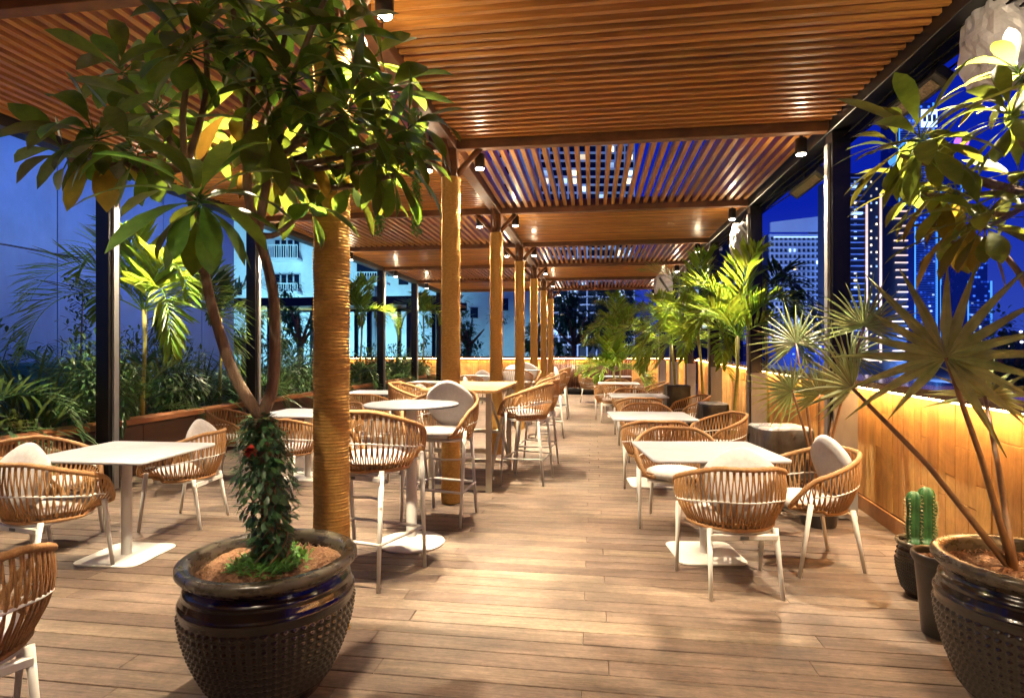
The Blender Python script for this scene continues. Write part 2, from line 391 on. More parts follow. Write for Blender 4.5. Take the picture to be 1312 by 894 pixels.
for i in range(1, 9):
    for (x, wh) in cols:
        y = YN[i] + (.10 if i == 2 else .16)
        s = sp0 if first else copy_tree(sp0); first = False
        s.location = (x, y, 3.235)
        nth = ['', 'just above the camera', 'at the nearest beam', 'at the second beam', 'at the third beam', 'at the fourth beam', 'at the fifth beam', 'at the sixth beam', 'at the farthest beam'][i]
        tag(s, f'black cylinder spotlight glowing {wh}, {nth}', 'spotlight', 'spotlights under the pergola beams')
        if i == 1 and x < -3: continue
        l = link(bpy.data.objects.new('spot_beam', spot_dim if i == 1 and x < 0 else spot_l), s); l.location = (0, 0, -.03)
        l = link(bpy.data.objects.new('added_ceiling_fill', ceil_fill), s); l.location = (0, 0, -.06)
# heaters along the right edge
for (y0, y1, z, lb) in ((3.98, 4.80, 3.17, 'long black infrared heater under the right roof edge nearest the camera'), (5.95, 6.75, 3.15, 'short infrared heater with lit grille under the right roof edge')):
    h = thing('heater', lb, 'heater', (XR + .03, 0, 0), 0, 'infrared heaters on the roof edge')
    Mx = T(.03, 0, z) @ Rm(R(38), 'Y')
    MB().box(-.06, .06, y0, y1, 0, .07, Mx, .5, .008).build('casing', M['blackpaint'], h)
    MB().box(-.035, .035, y0 + .07, y1 - .07, -.008, -.002, Mx, .5).build('grille', M['mesh'], h)
    for yy in (y0 + .2, y1 - .2): MB().box(.08, .10, yy - .02, yy + .02, z + .06, 3.36, c=.5).build('bracket', M['blackpaint'], h)
# cables and clutter on the edge beam
b = MB()
for k in range(5):
    pts = []; y = 2.9 + k * .02; ph = rnd.random() * 6
    while y < 21: pts.append((XR + .02 + .03 * k, y, 3.345 - .025 * (1 + math.sin(y * 2.1 + ph)) - .012 * k)); y += .15
    b.tube(pts, .008, 5)
tag(b.build('cable', M['cable']), 'black cables running along the right roof edge', 'cable')
# ------------------------------------------------------------------ wrapped speakers
def crumple(nu, nv, f, rx, ry, rz, seed, amp=.12):
    r = random.Random(seed); rows = []
    ks = [(Vector((r.uniform(-1, 1), r.uniform(-1, 1), r.uniform(-1, 1))).normalized() * r.uniform(4, 11), r.uniform(0, 6)) for _ in range(9)]
    b = MB()
    for i in range(nv + 1):
        th = math.pi * i / nv; row = []
        for j in range(nu + 1):
            ph = 2 * math.pi * j / nu
            d = Vector((math.sin(th) * math.cos(ph), math.sin(th) * math.sin(ph), math.cos(th)))
            q = max(abs(d.x), abs(d.y), abs(d.z)); sup = 1 / (q ** .62)
            a = sum(abs(math.sin(k.dot(d) + p)) for k, p in ks) / 9 - .5
            s = sup * (1 + amp * a * 2.2)
            row.append((d.x * rx * s, d.y * ry * s, d.z * rz * s))
        rows.append(row)
    b.grid(rows, .5, False); return b
for n, (px, py, t_, s, lb) in enumerate(((1296, 50, 3.2, .22, 'large white plastic-wrapped speaker hanging at the top right corner'), (956, 312, 7.9, .23, 'white plastic-wrapped speaker beside the second right-hand post'),
                         (850, 369, 14, .25, 'small far white-wrapped speaker under the right roof edge'), (878, 378, 17.5, .22, 'farthest white-wrapped speaker near the right-hand posts'))):
    p = at(px, py, t_)
    s_ = thing('wrapped_speaker', lb, 'speaker', p, 0, 'plastic-wrapped speakers on the roof edge')
    crumple(48, 30, 0, s * .8, s * .8, s * 1.15, n + 3, .2).build('plastic_wrap', M['plastic'], s_)
    b = MB(); b.tube([(-s * .45, -s * .86, s * .9), (s * .2, -s * .93, -.1 * s), (s * .7, -s * .75, -s * 1.1)], s * .10, 4, c=.5)
    b.build('tape_band', M['galv'], s_)
    b = MB(); b.tube([(-.1, 0, s * .8), (XR - p.x, 0, 3.4 - p.z)], .015, 6, c=.5); b.build('bracket', M['blackpaint'], s_)
# ------------------------------------------------------------------ right parapet wall
wx = lambda y: 2.22 + (y - 2.75) * .0737
WY0, WY1 = .6, 20.0
ang = math.atan(.0737)
pw = thing('parapet_wall', 'warm lit timber-clad parapet along the right side under a dark counter', 'wall', (wx(0), 0, 0), -ang)
Lw = 20.3
b = MB(); y = .6
while y < Lw:
    wd = rnd.choice((.095, .12, .15)); z = .13
    while z < 1.12:
        h = rnd.choice((.35, .5, .8, 1.3)); z2 = min(1.12, z + h)
        if 1.12 - z2 < .15: z2 = 1.12
        dx = rnd.uniform(0, .006)
        b.box(.0 + dx, .03, y + .002, y + wd - .002, z + .002, z2 - .002, bev=.002); z = z2
    y += wd
b.build('cladding', M['wallboard'], pw)
MB().box(.031, .16, .6, Lw, .0, 1.13, c=.5).build('wall_core', M['planterdark'], pw)
MB().box(-.022, -.002, .6, Lw, 0, .13, c=.5, bev=.004).build('skirting', M['skirting'], pw)
MB().box(-.11, .42, .6, Lw, 1.132, 1.19, c=.5, bev=.004).build('counter_top', M['ledge'], pw)
MB().box(-.095, -.078, .62, Lw - .02, 1.121, 1.129, c=.5).build('led_strip', M['led'], pw)
# ------------------------------------------------------------------ far counter
fc = thing('bar_counter', 'far end counter glowing yellow under its dark top', 'counter', (0, 20.05, 0))
b = MB(); x = -9.0
while x < 3.3: b.box(x + .003, x + .147, .0, .03, .12, 1.1, bev=.002); x += .15
b.build('cladding', M['wallboard'], fc)
MB().box(-9, 3.4, .031, .5, 0, 1.18, c=.5).build('counter_body', M['planterdark'], fc)
MB().box(-9, 3.45, -.12, .6, 1.182, 1.24, c=.5, bev=.004).build('counter_top', M['ledge'], fc)
MB().box(-9, 3.3, -.075, -.06, 1.17, 1.178, c=.5).build('led_strip', M['led'], fc)
sl = thing('stick_screen', 'curved bar front of dark brown upright sticks at the far end', 'screen', (-.25, 19.0, 0))
b = MB()
for k in range(80):
    a = -1.35 + 2.7 * k / 79; x = 1.55 * math.sin(a) ; y = .85 - .85 * math.cos(a)
    b.tube([(x, y, .22), (x + rnd.uniform(-.02, .02), y + rnd.uniform(-.02, .02), rnd.uniform(1.0, 1.28))], rnd.uniform(.012, .022), 5)
b.build('sticks', M['brush'], sl)
MB().lathe([(.01, .0), (1.42, .0), (1.42, .24), (.01, .24)], 32, T(0, .95, 0), .5, sy=.55).build('base', M['blackpaint'], sl)
MB().lathe([(.01, .24), (1.4, .24), (1.4, .98), (.01, .98)], 32, T(0, .97, 0), .5, sy=.5).build('bar_body', M['planterdark'], sl)
# ------------------------------------------------------------------ left planter and wall
pl = thing('planter', 'long raised timber planter filled with palms along the left side', 'planter', (-5.25, 0, 0))
b = MB(); y = -2
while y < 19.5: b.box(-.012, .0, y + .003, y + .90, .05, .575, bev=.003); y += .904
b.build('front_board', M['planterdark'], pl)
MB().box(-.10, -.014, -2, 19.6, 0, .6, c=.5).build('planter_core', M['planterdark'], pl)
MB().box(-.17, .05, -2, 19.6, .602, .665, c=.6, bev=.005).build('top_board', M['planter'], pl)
MB().box(-3.2, -.102, -2, 19.6, 0, .56, c=.5).build('soil', M['soil'], pl)
bw = thing('cladding_wall', 'tall blue-lit wall of smooth panels behind the left planter', 'wall', (-8.5, 0, 0))
y = -2.2; k = 0
edges = []
while y < 12.2:
    for (z0, z1) in ((-.2, 1.0), (1.006, 3.0), (3.006, 5.0), (5.006, 7.0)):
        MB().box(-.04, 0, y + .011, y + 1.15 - .011, z0, z1 - .02).build('wall_panel', M['bluewall'], bw)
    y += 1.15; k += 1
MB().box(-.5, -.044, -2.2, 12.2, -.3, 7, c=.5).build('wall_backing', M['joint'], bw)
for n, (fy) in enumerate((1.5, 4.6, 7.8, 10.6)):  # lamps added because the sky alone leaves this wall too dark
    fl = thing('added_floodlight', f'small black lamp added on the left roof edge to brighten the blue wall, {ordn(n)} from the camera', 'added_floodlight', (-5.22, fy, 3.60), 0, 'added floodlights brightening the left wall')
    MB().box(-.03, .03, -.12, .12, .05, .2, c=.5, bev=.006).build('housing', M['blackpaint'], fl)
    MB().box(-.045, -.032, -.10, .10, .06, .19, c=.5).build('lens', M['signglow'], fl)
    MB().box(-.01, .01, -.13, .13, 0, .05, c=.5).build('foot', M['blackpaint'], fl)
    ld = bpy.data.lights.new('added_wall_wash', 'AREA'); ld.energy = 24; ld.color = (.24, .42, .95); ld.size = .25; ld.size_y = .14; ld.shape = 'RECTANGLE'
    lo = link(bpy.data.objects.new('added_wall_wash', ld), fl); lo.location = (-.06, 0, .2)
    lo.rotation_euler = Vector((-1, 0, .15)).to_track_quat('-Z', 'Y').to_euler()
tb = MB(); tb.grid([[at(50, 545, 8.3) + Vector((0, 0, 0)), at(125, 545, 8.3)], [at(62, 480, 8.6), at(112, 470, 8.6)], [at(62, 478, 9.2), at(112, 468, 9.2)]], .5)
# ------------------------------------------------------------------ furniture
def shell_pt(a, v, zs):
    """a: degrees from the back, v 0 rim .. 1 lower ring"""
    s, c = math.sin(R(a)), math.cos(R(a)); aa = abs(a)
    zr = .765 if aa < 30 else .765 - .125 * ((aa - 30) / 80) ** 1.2 if aa < 110 else .64 - .19 * ((aa - 110) / 35) ** 1.5
    f = .0 if aa < 60 else (aa - 60) / 85
    rim = Vector((s * (.305 + .10 * f * f), -c * (.285 + .03 * f) - .01, zr))
    if aa > 110: rim.y += 0
    low = Vector((s * .235 * (1 + .22 * max(0, f)), -c * .215 - .005, .395 + (.02 if aa > 100 else 0)))
    b = math.sin(v * math.pi) * .035
    p = rim.lerp(low, v); p += Vector((s, -c, 0)) * b; p.z += zs
    return p
def chair_meshes(bar):
    zs = .315 if bar else 0; D = {}
    b = MB(); pts = [shell_pt(a, 0, zs) for a in range(-146, 147, 4)]
    fr = shell_pt(-146, .99, zs); fl = shell_pt(146, .99, zs)
    pts = [fr + Vector((0, -.0, 0))] + [fr.lerp(pts[0], .5) + Vector((0, .02, 0))] + pts + [fl.lerp(pts[-1], .5) + Vector((0, .02, 0))] + [fl]
    rr = [.0155 + .0018 * math.sin(i * 2.4) for i in range(len(pts))]
    b.tube(pts, rr, 9, c=.35); D['rope_rim'] = b.mesh('rope_rim', M['wicker'])
    b = MB(); n = 43; st = 284 / n
    for i in range(n + 1):
        a0 = -142 + i * st
        for sgn in (-1, 1):
            pp = []
            for k in range(7):
                v = k / 6; sh = sgn * (.12 + .95 * max(0, v - .15)) * st
                a = max(-146, min(146, a0 + sh)); pp.append(shell_pt(a, v, zs))
            b.tube(pp, .005, 5, c=rnd.random())
    ring = [shell_pt(a, 1, zs) for a in range(-146, 147, 6)]
    b.tube(ring, .013, 7, closed=True, c=.3)
    b.tube([p + Vector((0, 0, .022)) for p in [shell_pt(a, .96, zs) for a in range(-144, 145, 6)]], .009, 6, c=.5)
    D['rope_weave'] = b.mesh('rope_weave', M['wicker'])
    b = MB(); b.tube([shell_pt(a, .52, zs) * 1.0 + Vector((0, 0, 0)) for a in range(-120, 121, 6)], .0062, 6, c=.5)
    # seat pan frame
    b.slab([(x, y + .0) for x, y in rrect(.44, .42, .16)], .372 + zs, .392 + zs)
    b.box(-.2, .2, -.215, -.18, .335 + zs, .368 + zs, c=.5, bev=.004)
    D['seat_frame'] = b.mesh('seat_frame', M['white'])
    b = MB(); b.box(-.025, .025, -.219, -.2155, .342 + zs, .36 + zs, c=.5); D['badge'] = b.mesh('badge', M['galv'])
    legs = []
    zt = .47 + zs
    for (tx, ty, fx, fy, top) in ((-.195, -.185, -.21 if not bar else -.215, -.255, .40 + zs), (.195, -.185, .21 if not bar else .215, -.255, .40 + zs), (-.285, .145, -.275, .215, zt), (.285, .145, .275, .215, zt)):
        b = MB(); b.tube([(fx, fy, 0), ((fx + tx) / 2, (fy + ty) / 2, top / 2), (tx, ty, top)], [.0115, .014, .017], 10, c=.5)
        legs.append(b.mesh('leg', M['white']))
    D['legs'] = legs
    if bar:
        b = MB(); z = .28; k = .62
        cs = [(-.213, -.235, z), (.213, -.235, z), (.28, .19, z), (-.28, .19, z)]
        for i in range(4): b.tube([cs[i], cs[(i + 1) % 4]], .0105, 8, c=.5)
        b.tube([(-.21, -.22, .50), (-.12, -.06, .5), (0, -.02, .5), (.12, -.06, .5), (.21, -.22, .5)], .009, 8, c=.5)
        D['footrest'] = b.mesh('footrest', M['white'])
    # seat cushion
    b = MB(); pr = [(.01, .0), (.20, .0), (.225, .012), (.232, .03), (.225, .052), (.19, .066), (.10, .072), (.01, .074)]
    b.lathe(pr, 36, T(0, .015, .398 + zs), .5, sx=1.02, sy=1.0, disp=lambda an, z, r: -.012 * abs(math.sin(an * 2)) * 0 + (.03 * r / .2) * (abs(math.cos(2 * an)) < .5) * 0)
    D['seat_cushion'] = b.mesh('seat_cushion', M['seatc'])
    b = MB(); pr = [(.005, -.045), (.12, -.043), (.175, -.030), (.192, 0), (.175, .030), (.12, .043), (.005, .048)]
    H = 1.0
    b.lathe(pr, 36, T(0, -.165, .655 + zs) @ Rm(R(90 - 14), 'X') @ Matrix.Diagonal((1.22, 1.14, .8, 1)), .5, disp=lambda an, z, r: .004 * math.sin(5 * an) )
    D['back_cushion'] = b.mesh('back_cushion', M['cushion'])
    return D
CM = {False: chair_meshes(False), True: chair_meshes(True)}
def chair(x, y, rz, label, group, bar=False, cush=True, seat=True):
    D = CM[bar]
    t = thing('bar_chair' if bar else 'armchair', label, 'bar chair' if bar else 'armchair', (x, y, 0), R(rz), group)
    def add(n, parent=t):
        return link(bpy.data.objects.new(n, D[n]), parent)
    add('rope_rim'); add('rope_weave'); f = add('seat_frame'); add('badge', f)
    for l in D['legs']: link(bpy.data.objects.new('leg', l), t)
    if bar: add('footrest')
    if seat: add('seat_cushion')
    if cush: add('back_cushion')
    return t
def table_meshes(w, d):
    b = MB().slab(rrect(w, d, .05), .722, .74); b.slab(rrect(w * .6, d * .6, .03), .705, .7215); t = b.mesh('tabletop', M['top'])
    b = MB().lathe([(.034, .012), (.034, .704)], 20, c=.5, caps=False).mesh('stem', M['white'])
    p = MB().slab(rrect(.47, .47, .07), .001, .012).mesh('base_plate', M['white'])
    return t, b, p
TM = {}
def table(x, y, rz, label, group, w=.88, d=.80):
    if (w, d) not in TM: TM[(w, d)] = table_meshes(w, d)
    t = thing('table', label, 'table', (x, y, 0), R(rz), group)
    for n, m in zip(('tabletop', 'stem', 'base_plate'), TM[(w, d)]): link(bpy.data.objects.new(n, m), t)
    return t
GL, GR, GB = 'rope armchairs around the left tables', 'rope armchairs around the right tables', 'rope bar chairs'
TG = 'white square pedestal tables'
# left side
table(-3.28, 3.68, 2, 'white square pedestal table nearest on the left, one chair backed towards the camera', TG, .86, .80)
chair(-3.50, 3.30, -9, 'rope armchair seen from behind at the near left table with round cushion above its rim', GL)
chair(-4.12, 3.86, -92, 'rope armchair at the far left edge of the photo, behind the near left table', GL, cush=False)
chair(-3.42, 4.46, 96, 'rope armchair facing left with tall grey back cushion behind the near left table', GL)
chair(-2.24, 1.70, 65, 'dark rope armchair cut off by the lower left corner of the photo', GL, cush=False)
table(-3.25, 6.25, 0, 'white square table behind the potted tree, left of the nearest rope column', TG, .9, .8)
chair(-3.15, 5.62, -4, 'rope armchair seen from behind between the tree trunk and the nearest rope column', GL, cush=False)
chair(-4.12, 6.2, -80, 'rope armchair by the planter, just left of the tree trunk', GL, cush=False)
chair(-3.2, 6.95, 176, 'rope armchair on the far side of the table behind the potted tree', GL, cush=False)
table(-3.75, 9.5, 0, 'white square table right of the nearest rope column beside the planter', TG, .85, .8)
chair(-3.55, 8.85, -6, 'rope armchair backed to the camera right of the nearest rope column, above the bar chair', GL, cush=False)
chair(-3.15, 9.9, 70, 'rope armchair with round white cushion behind the round bar table', GL)
chair(-4.5, 9.6, -95, 'rope armchair hidden partly by the nearest rope column, against the planter', GL, cush=False)
table(-3.7, 12.8, 0, 'small far white table left of the second rope column', TG, .85, .8)
chair(-3.0, 12.8, 90, 'far rope armchair facing left by the second rope column', GL)
chair(-3.7, 12.1, 0, 'far rope armchair backed to the camera near the planter end', GL, cush=False)
chair(-4.4, 12.9, -90, 'far rope armchair tucked against the planter end', GL, cush=False)
table(-3.3, 16.2, 0, 'farthest left white table in front of the glowing counter', TG, .85, .8)
chair(-2.6, 16.2, 90, 'rope armchair facing left in front of the glowing counter', GL)
chair(-3.3, 15.5, 0, 'rope armchair backed to the camera in front of the glowing counter', GL, cush=False)
chair(-4.0, 16.3, -90, 'rope armchair facing right in front of the glowing counter', GL)
chair(-3.3, 16.95, 180, 'rope armchair facing the camera close to the glowing counter', GL)
# right side
table(.79, 4.28, 7, 'white square pedestal table nearest on the right with rope chairs on three sides', TG, .90, .80)
chair(.85, 3.76, 8, 'rope armchair seen from behind at the near right table, round cushion above its rim', GR)
chair(1.47, 4.22, 100, 'rope armchair facing left with grey cushion by the potted plants on the right', GR)
chair(.68, 4.98, 172, 'rope armchair facing the camera behind the near right table', GR, cush=False)
table(.62, 6.48, 4, 'second white square table on the right, partly behind the nearest one', TG)
chair(.62, 5.98, 4, 'rope armchair seen from behind at the second right table', GR, cush=False)
chair(1.33, 6.5, 105, 'rope armchair with high curved side right of the second right table', GR, cush=False)
chair(.66, 7.35, 178, 'rope armchair facing the camera behind the second right table', GR, cush=False)
table(.70, 9.4, 2, 'third white square table on the right', TG)
chair(.68, 8.75, 3, 'rope armchair seen from behind at the third right table', GR, cush=False)
chair(1.45, 9.1, 100, 'rope armchair right of the third right table near the covered crates', GR, cush=False)
chair(.65, 10.3, 180, 'rope armchair facing the camera behind the third right table', GR, cush=False)
chair(.35, 12.0, 5, 'rope armchair seen from behind left of the small potted palm', GR, cush=False)
table(.55, 12.9, 0, 'fourth white square table on the right under the small potted palm', TG)
chair(1.3, 12.8, 95, 'rope armchair right of the fourth right table', GR, cush=False)
chair(.55, 13.7, 180, 'rope armchair facing the camera behind the fourth right table', GR, cush=False)
table(.6, 16.3, 0, 'farthest right white table before the stick screen', TG)
chair(-.1, 16.3, -90, 'far rope armchair facing right before the stick screen', GR)
chair(1.3, 16.3, 90, 'far rope armchair facing left by the right-hand counter', GR)
# round bar table
bt = thing('bar_table', 'round grey-topped high table on a white stem and disc base by the rope columns', 'bar table', (-1.36, 4.22, 0))
MB().lathe([(.01, 1.032), (.35, 1.032), (.356, 1.038), (.356, 1.046), (.35, 1.05), (.01, 1.05)], 56, c=.5).build('tabletop', M['greytop'], bt)
MB().lathe([(.04, .02), (.04, 1.03)], 24, c=.5, caps=False).build('stem', M['white'], bt)
MB().lathe([(.01, .0), (.245, .0), (.25, .006), (.245, .014), (.10, .020), (.045, .028), (.04, .05)], 48, c=.5).build('base_disc', M['white'], bt)
chair(-1.43, 3.60, -12, 'tall rope bar chair seen from behind at the round grey bar table', GB, True, False)
chair(-1.30, 4.88, 168, 'tall bar chair facing the camera with large white back cushion at the round table', GB, True)
# tall timber table
ht = thing('high_table', 'high timber table on a cream trestle frame between the second and third rope columns', 'high table', (-1.36, 6.55, 0))
b = MB()
for k in range(5): b.box(-.40 + k * .16 + .001, -.40 + (k + 1) * .16 - .001, -.82, .82, 1.02, 1.05, bev=.002)
b.build('tabletop', M['woodtop'], ht)
for yy in (-.72, .72):
    b = MB()
    for sx in (-1, 1): b.box(sx * .30 - .028, sx * .30 + .028, yy - .028, yy + .028, 0, 1.015, c=.5, bev=.003)
    b.box(-.27, .27, yy - .02, yy + .02, .02, .06, c=.5); b.box(-.27, .27, yy - .02, yy + .02, .93, .97, c=.5); b.box(-.27, .27, yy - .02, yy + .02, .40, .44, c=.5)
    b.build('end_frame', M['cream'], ht)
for s in (-1, 1):
    b = MB(); b.tube([(s * .30, -.70, .10), (s * .30, 0, .55), (s * .30, .70, .10)], .02, 4, c=.5); b.tube([(s * .30, -.68, .98), (s * .30, 0, .55), (s * .30, .68, .98)], .018, 4, c=.5)
    b.build('brace', M['cream'], ht)
chair(-.74, 6.42, 80, 'tall rope bar chair in profile at the right of the timber high table, nearer one', GB, True, False)
chair(-.72, 7.25, 84, 'tall rope bar chair behind the nearer profile one at the timber high table', GB, True, False)
chair(-1.98, 6.3, -90, 'tall rope bar chair on the left side of the timber high table', GB, True, False)
# next high round table beyond column three
bt2 = thing('bar_table', 'far round high table beyond the third rope column', 'bar table', (-1.45, 11.9, 0))
for ch in bt.children:
    c = ch.copy(); C.objects.link(c); c.parent = bt2
chair(-.78, 12.4, 88, 'far rope bar chair standing alone in the aisle beyond the columns', GB, True, False)
chair(-1.5, 11.2, -5, 'far rope bar chair seen from behind between the third and fourth columns', GB, True, True)
chair(-1.45, 12.55, 180, 'far rope bar chair facing the camera behind the fourth column', GB, True, True)
chair(-.75, 9.75, 95, 'rope bar chair beside the third rope column', GB, True, True)
# ------------------------------------------------------------------ covered boxes on the right
def draped(name, x, y, rz, w, d, h, m1, m2, label):
    from mathutils import noise
    t = thing(name, label, 'covered box', (x, y, 0), R(rz)); sd = x * 31
    out0 = rrect(w, d, .07, 5); out = []; per = []
    for i in range(len(out0)):
        a = Vector(out0[i]); b_ = Vector(out0[(i + 1) % len(out0)]); k = max(1, int((b_ - a).length / .022))
        out += [a.lerp(b_, q / k) for q in range(k)]
    N = len(out)
    prof = [(.02, h), (.3, h), (.6, h), (.85, h), (.96, h), (1.0, h - .015)] + [(1.01 + .09 * q / 20, h - .03 - (h - .05) * q / 20) for q in range(21)]
    rows = []
    for s, z in prof:
        row = []
        for i in range(N + 1):
            p = out[i % N]; v = Vector((p.x * s, p.y * s, z)); nn = noise.noise_vector(v * 6 + Vector((sd, 0, 0))) * .012 + noise.noise_vector(v * 17 + Vector((sd, 3, 0))) * .006
            fo = abs(noise.noise(Vector((p.x * 14, p.y * 14, z * 2.5 + sd)))) * .16 * max(0, s - .99) * 10
            row.append((v.x * (1 + fo) + nn.x, v.y * (1 + fo) + nn.y, max(.005, v.z + nn.z * (.35 if s < 1 else .8 if z > .1 else .2))))
        rows.append(row)
    top = MB(); top.grid(rows[:6], .5, True); top.build('cover_top', m1, t)
    sk = MB(); sk.grid(rows[5:], .5, True); sk.build('cover_skirt', m2, t)
    return t
draped('covered_box', 1.74, 5.75, 12, .46, .44, .74, M['silver'], M['greycover'], 'box under a dark grey cover with silvery top behind the near right chair')
draped('covered_box', 1.62, 8.2, 5, .34, .40, .74, M['plastic'], M['blackcover'], 'black box with white top by the third right table')
draped('covered_box', 1.52, 10.9, 5, .42, .40, .82, M['blackcover'], M['blackcover'], 'black crumpled cover over a box behind the third right table')
# ------------------------------------------------------------------ pots
def pot(name, x, y, h, rr, label, kind='relief', rz=0):
    t = thing(name, label, 'pot', (x, y, 0), rz)
    if kind == 'relief':
        nz = 96; pr = []
        def rad(u):   # u 0..1
            return rr * (.60 + .40 * math.sin(min(1, u / .72) * math.pi / 2) ** .9) if u < .72 else rr * (1.0 - .10 * ((u - .72) / .16) ** 1.3) if u < .88 else rr * .90
        zt = h
        for k in range(nz + 1):
            u = k / nz * .88; pr.append((rad(u), u * zt))
        def disp(an, z, r):
            u = z / zt
            ring = .005 * max(0, math.sin((u - .70) / .05 * math.pi)) if .70 < u < .85 else 0
            if .10 < u < .66:
                a = an * 30 / math.pi; row = u * 18
                p = abs(((a + (0)) % 1) - .5) * 2; q = abs((row % 1) - .5) * 2
                return .013 * max(0, 1 - max(p, q) * 1.1) + ring
            return ring
        MB().lathe(pr, 300, c=.5, disp=disp).build('pot_body', M['glaze'], t)
        R0 = rad(.879)
    else:
        MB().lathe([(rr * .62, 0), (rr * .66, .01), (rr * .9, h * .86), (rr * .93, h * .9)], 40, c=.5).build('pot_body', M['darkpot'], t); R0 = rr * .93
    z = h
    MB().lathe([(R0 * 1.0, z * .875), (R0 * 1.05, z * .90), (rr * 1.0, z * .92), (rr * 1.04, z * .95), (rr * 1.035, z * .985), (rr * .99, z * 1.0), (rr * .90, z * .995), (rr * .865, z * .97), (rr * .85, z * .90), (rr * .84, z * .80)], 96, c=.5, caps=False).build('rim', M['rim'] if kind == 'relief' else M['darkpot'], t)
    rows = []
    r_ = random.Random(3)
    for i in range(14):
        q = i / 13 * rr * .848; rows.append([(q * math.cos(a), q * math.sin(a), z * .90 + .012 * math.sin(a * 3 + i) * i / 13 + r_.uniform(-.006, .006) + .02 * (1 - i / 13)) for a in [2 * math.pi * k / 64 for k in range(64)]])
        rows[-1].append(rows[-1][0])
    so = MB(); so.grid(rows, .5, False)
    for k in range(int(2600 * rr)):
        a = r_.uniform(0, 6.283); q = rr * .82 * math.sqrt(r_.random()); c = Vector((q * math.cos(a), q * math.sin(a), z * .905 + .02 * (1 - q / rr)))
        d = Vector((r_.uniform(-1, 1), r_.uniform(-1, 1), r_.uniform(-.2, .5))) * .013; e_ = d.cross(Vector((0, 0, 1))).normalized() * .0025
        so.poly([c - d - e_, c + d - e_, c + d + e_, c - d + e_], r_.random())
    so.build('soil', M['soil'], t)
    return t
PX, PY = -1.385, 2.33
pot('plant_pot', PX, PY, 0.575, .35, 'large dark brown glazed pot with studded relief holding the vine-clad tree')
QX, QY = 1.74, 2.58
pot('plant_pot', QX, QY, .62, .32, 'large dark glazed pot cut off by the right edge of the photo', rz=.1)
pot('plant_pot', 1.92, 3.72, .33, .125, 'small studded brown pot holding the cactus', rz=.5)
pot('plant_pot', 1.755, 3.22, .42, .125, 'plain dark tall pot between the cactus and the large right pot', 'plain')
pot('plant_pot', 1.86, 5.12, .34, .20, 'squat dark grey pot behind the right armchair', 'plain')
# cactus
ca = thing('cactus', 'ribbed green column cactus in the small studded pot', 'cactus', (1.92, 3.72, .29))
for (dx, dy, h, r) in ((-.045, -.02, .33, .034), (.012, -.035, .36, .036), (.055, .02, .30, .033), (.0, .045, .27, .030)):
    b = MB(); pr = [(r * .8, 0), (r, .05)] + [(r * (1 + .05 * math.sin(k)), .05 + (h - .09) * k / 10) for k in range(11)] + [(r * .8, h - .015), (r * .3, h)]
    b.lathe(pr, 40, T(dx, dy, 0), .5, disp=lambda an, z, r0: .015 * (abs(math.cos(an * 2.5)) - .5) + .003 * math.sin(z * 41 + dx * 90))
    s = b.build('stem', M['cactus'], ca); b = MB()
    for k in range(5):
        for q in range(14):
            an = k * 2 * math.pi / 5; z = .03 + q * (h - .05) / 14; c = Vector((dx + (r + .006) * math.cos(an), dy + (r + .006) * math.sin(an), z))
            for w_ in range(4):
                d = Vector((math.cos(an) + rnd.uniform(-.8, .8), math.sin(an) + rnd.uniform(-.8, .8), rnd.uniform(-.6, .8))) * .012
                b.tube([c, c + d], [.0016, .0004], 3, c=.5)
    tag(b.build('spines', M['spine'], s), kind='stuff')
# ------------------------------------------------------------------ foliage
def leaf_blade(b, base, d, up, L, W, droop, c, fold=.25, nseg=6, tip=.55, twist=0.0):
    d = d.normalized(); sd = d.cross(up)
    if sd.length < 1e-4: sd = d.orthogonal()
    sd.normalize(); nn = sd.cross(d).normalized(); rows = []; p = Vector(base); dirv = d.copy(); step = L / nseg
    for k in range(nseg + 1):
        u = k / nseg
        wd = W * .5 * (math.sin(math.pi * min(1, u * 1.0) ** (1.35)) ** .75 if 0 < u < 1 else (.06 if u == 0 else .03))
        n2 = sd.cross(dirv).normalized()
        rows.append([p - sd * wd + n2 * wd * fold, p.copy(), p + sd * wd + n2 * wd * fold])
        dirv = (dirv + Vector((0, 0, -droop / nseg))).normalized(); p = p + dirv * step
    b.grid(rows, c, True)
def whorl(b, c, axis, n, L, W, r, droop=(.3, 1.0), el=(-35, 60)):
    axis = axis.normalized(); o1 = axis.orthogonal().normalized(); o2 = axis.cross(o1)
    for k in range(n):
        az = k * 2.39996 + r.uniform(-.2, .2); f = k / n; elv = R(el[1] + (el[0] - el[1]) * f + r.uniform(-10, 10))
        d = (o1 * math.cos(az) + o2 * math.sin(az)) * math.cos(elv) + axis * math.sin(elv)
        l = L * r.uniform(.75, 1.1) * (.7 + .45 * math.sin(math.pi * min(1, f + .25)))
        st = c + axis * (.05 * (1 - f)) + d * .02
        b.tube([st - d * .015, st + d * .035], [.004, .0028], 4, c=.9)
        leaf_blade(b, st + d * .03, d, axis + Vector((0, 0, .3)), l, W * r.uniform(.85, 1.15), r.uniform(*droop), r.random(), fold=r.uniform(.08, .3))
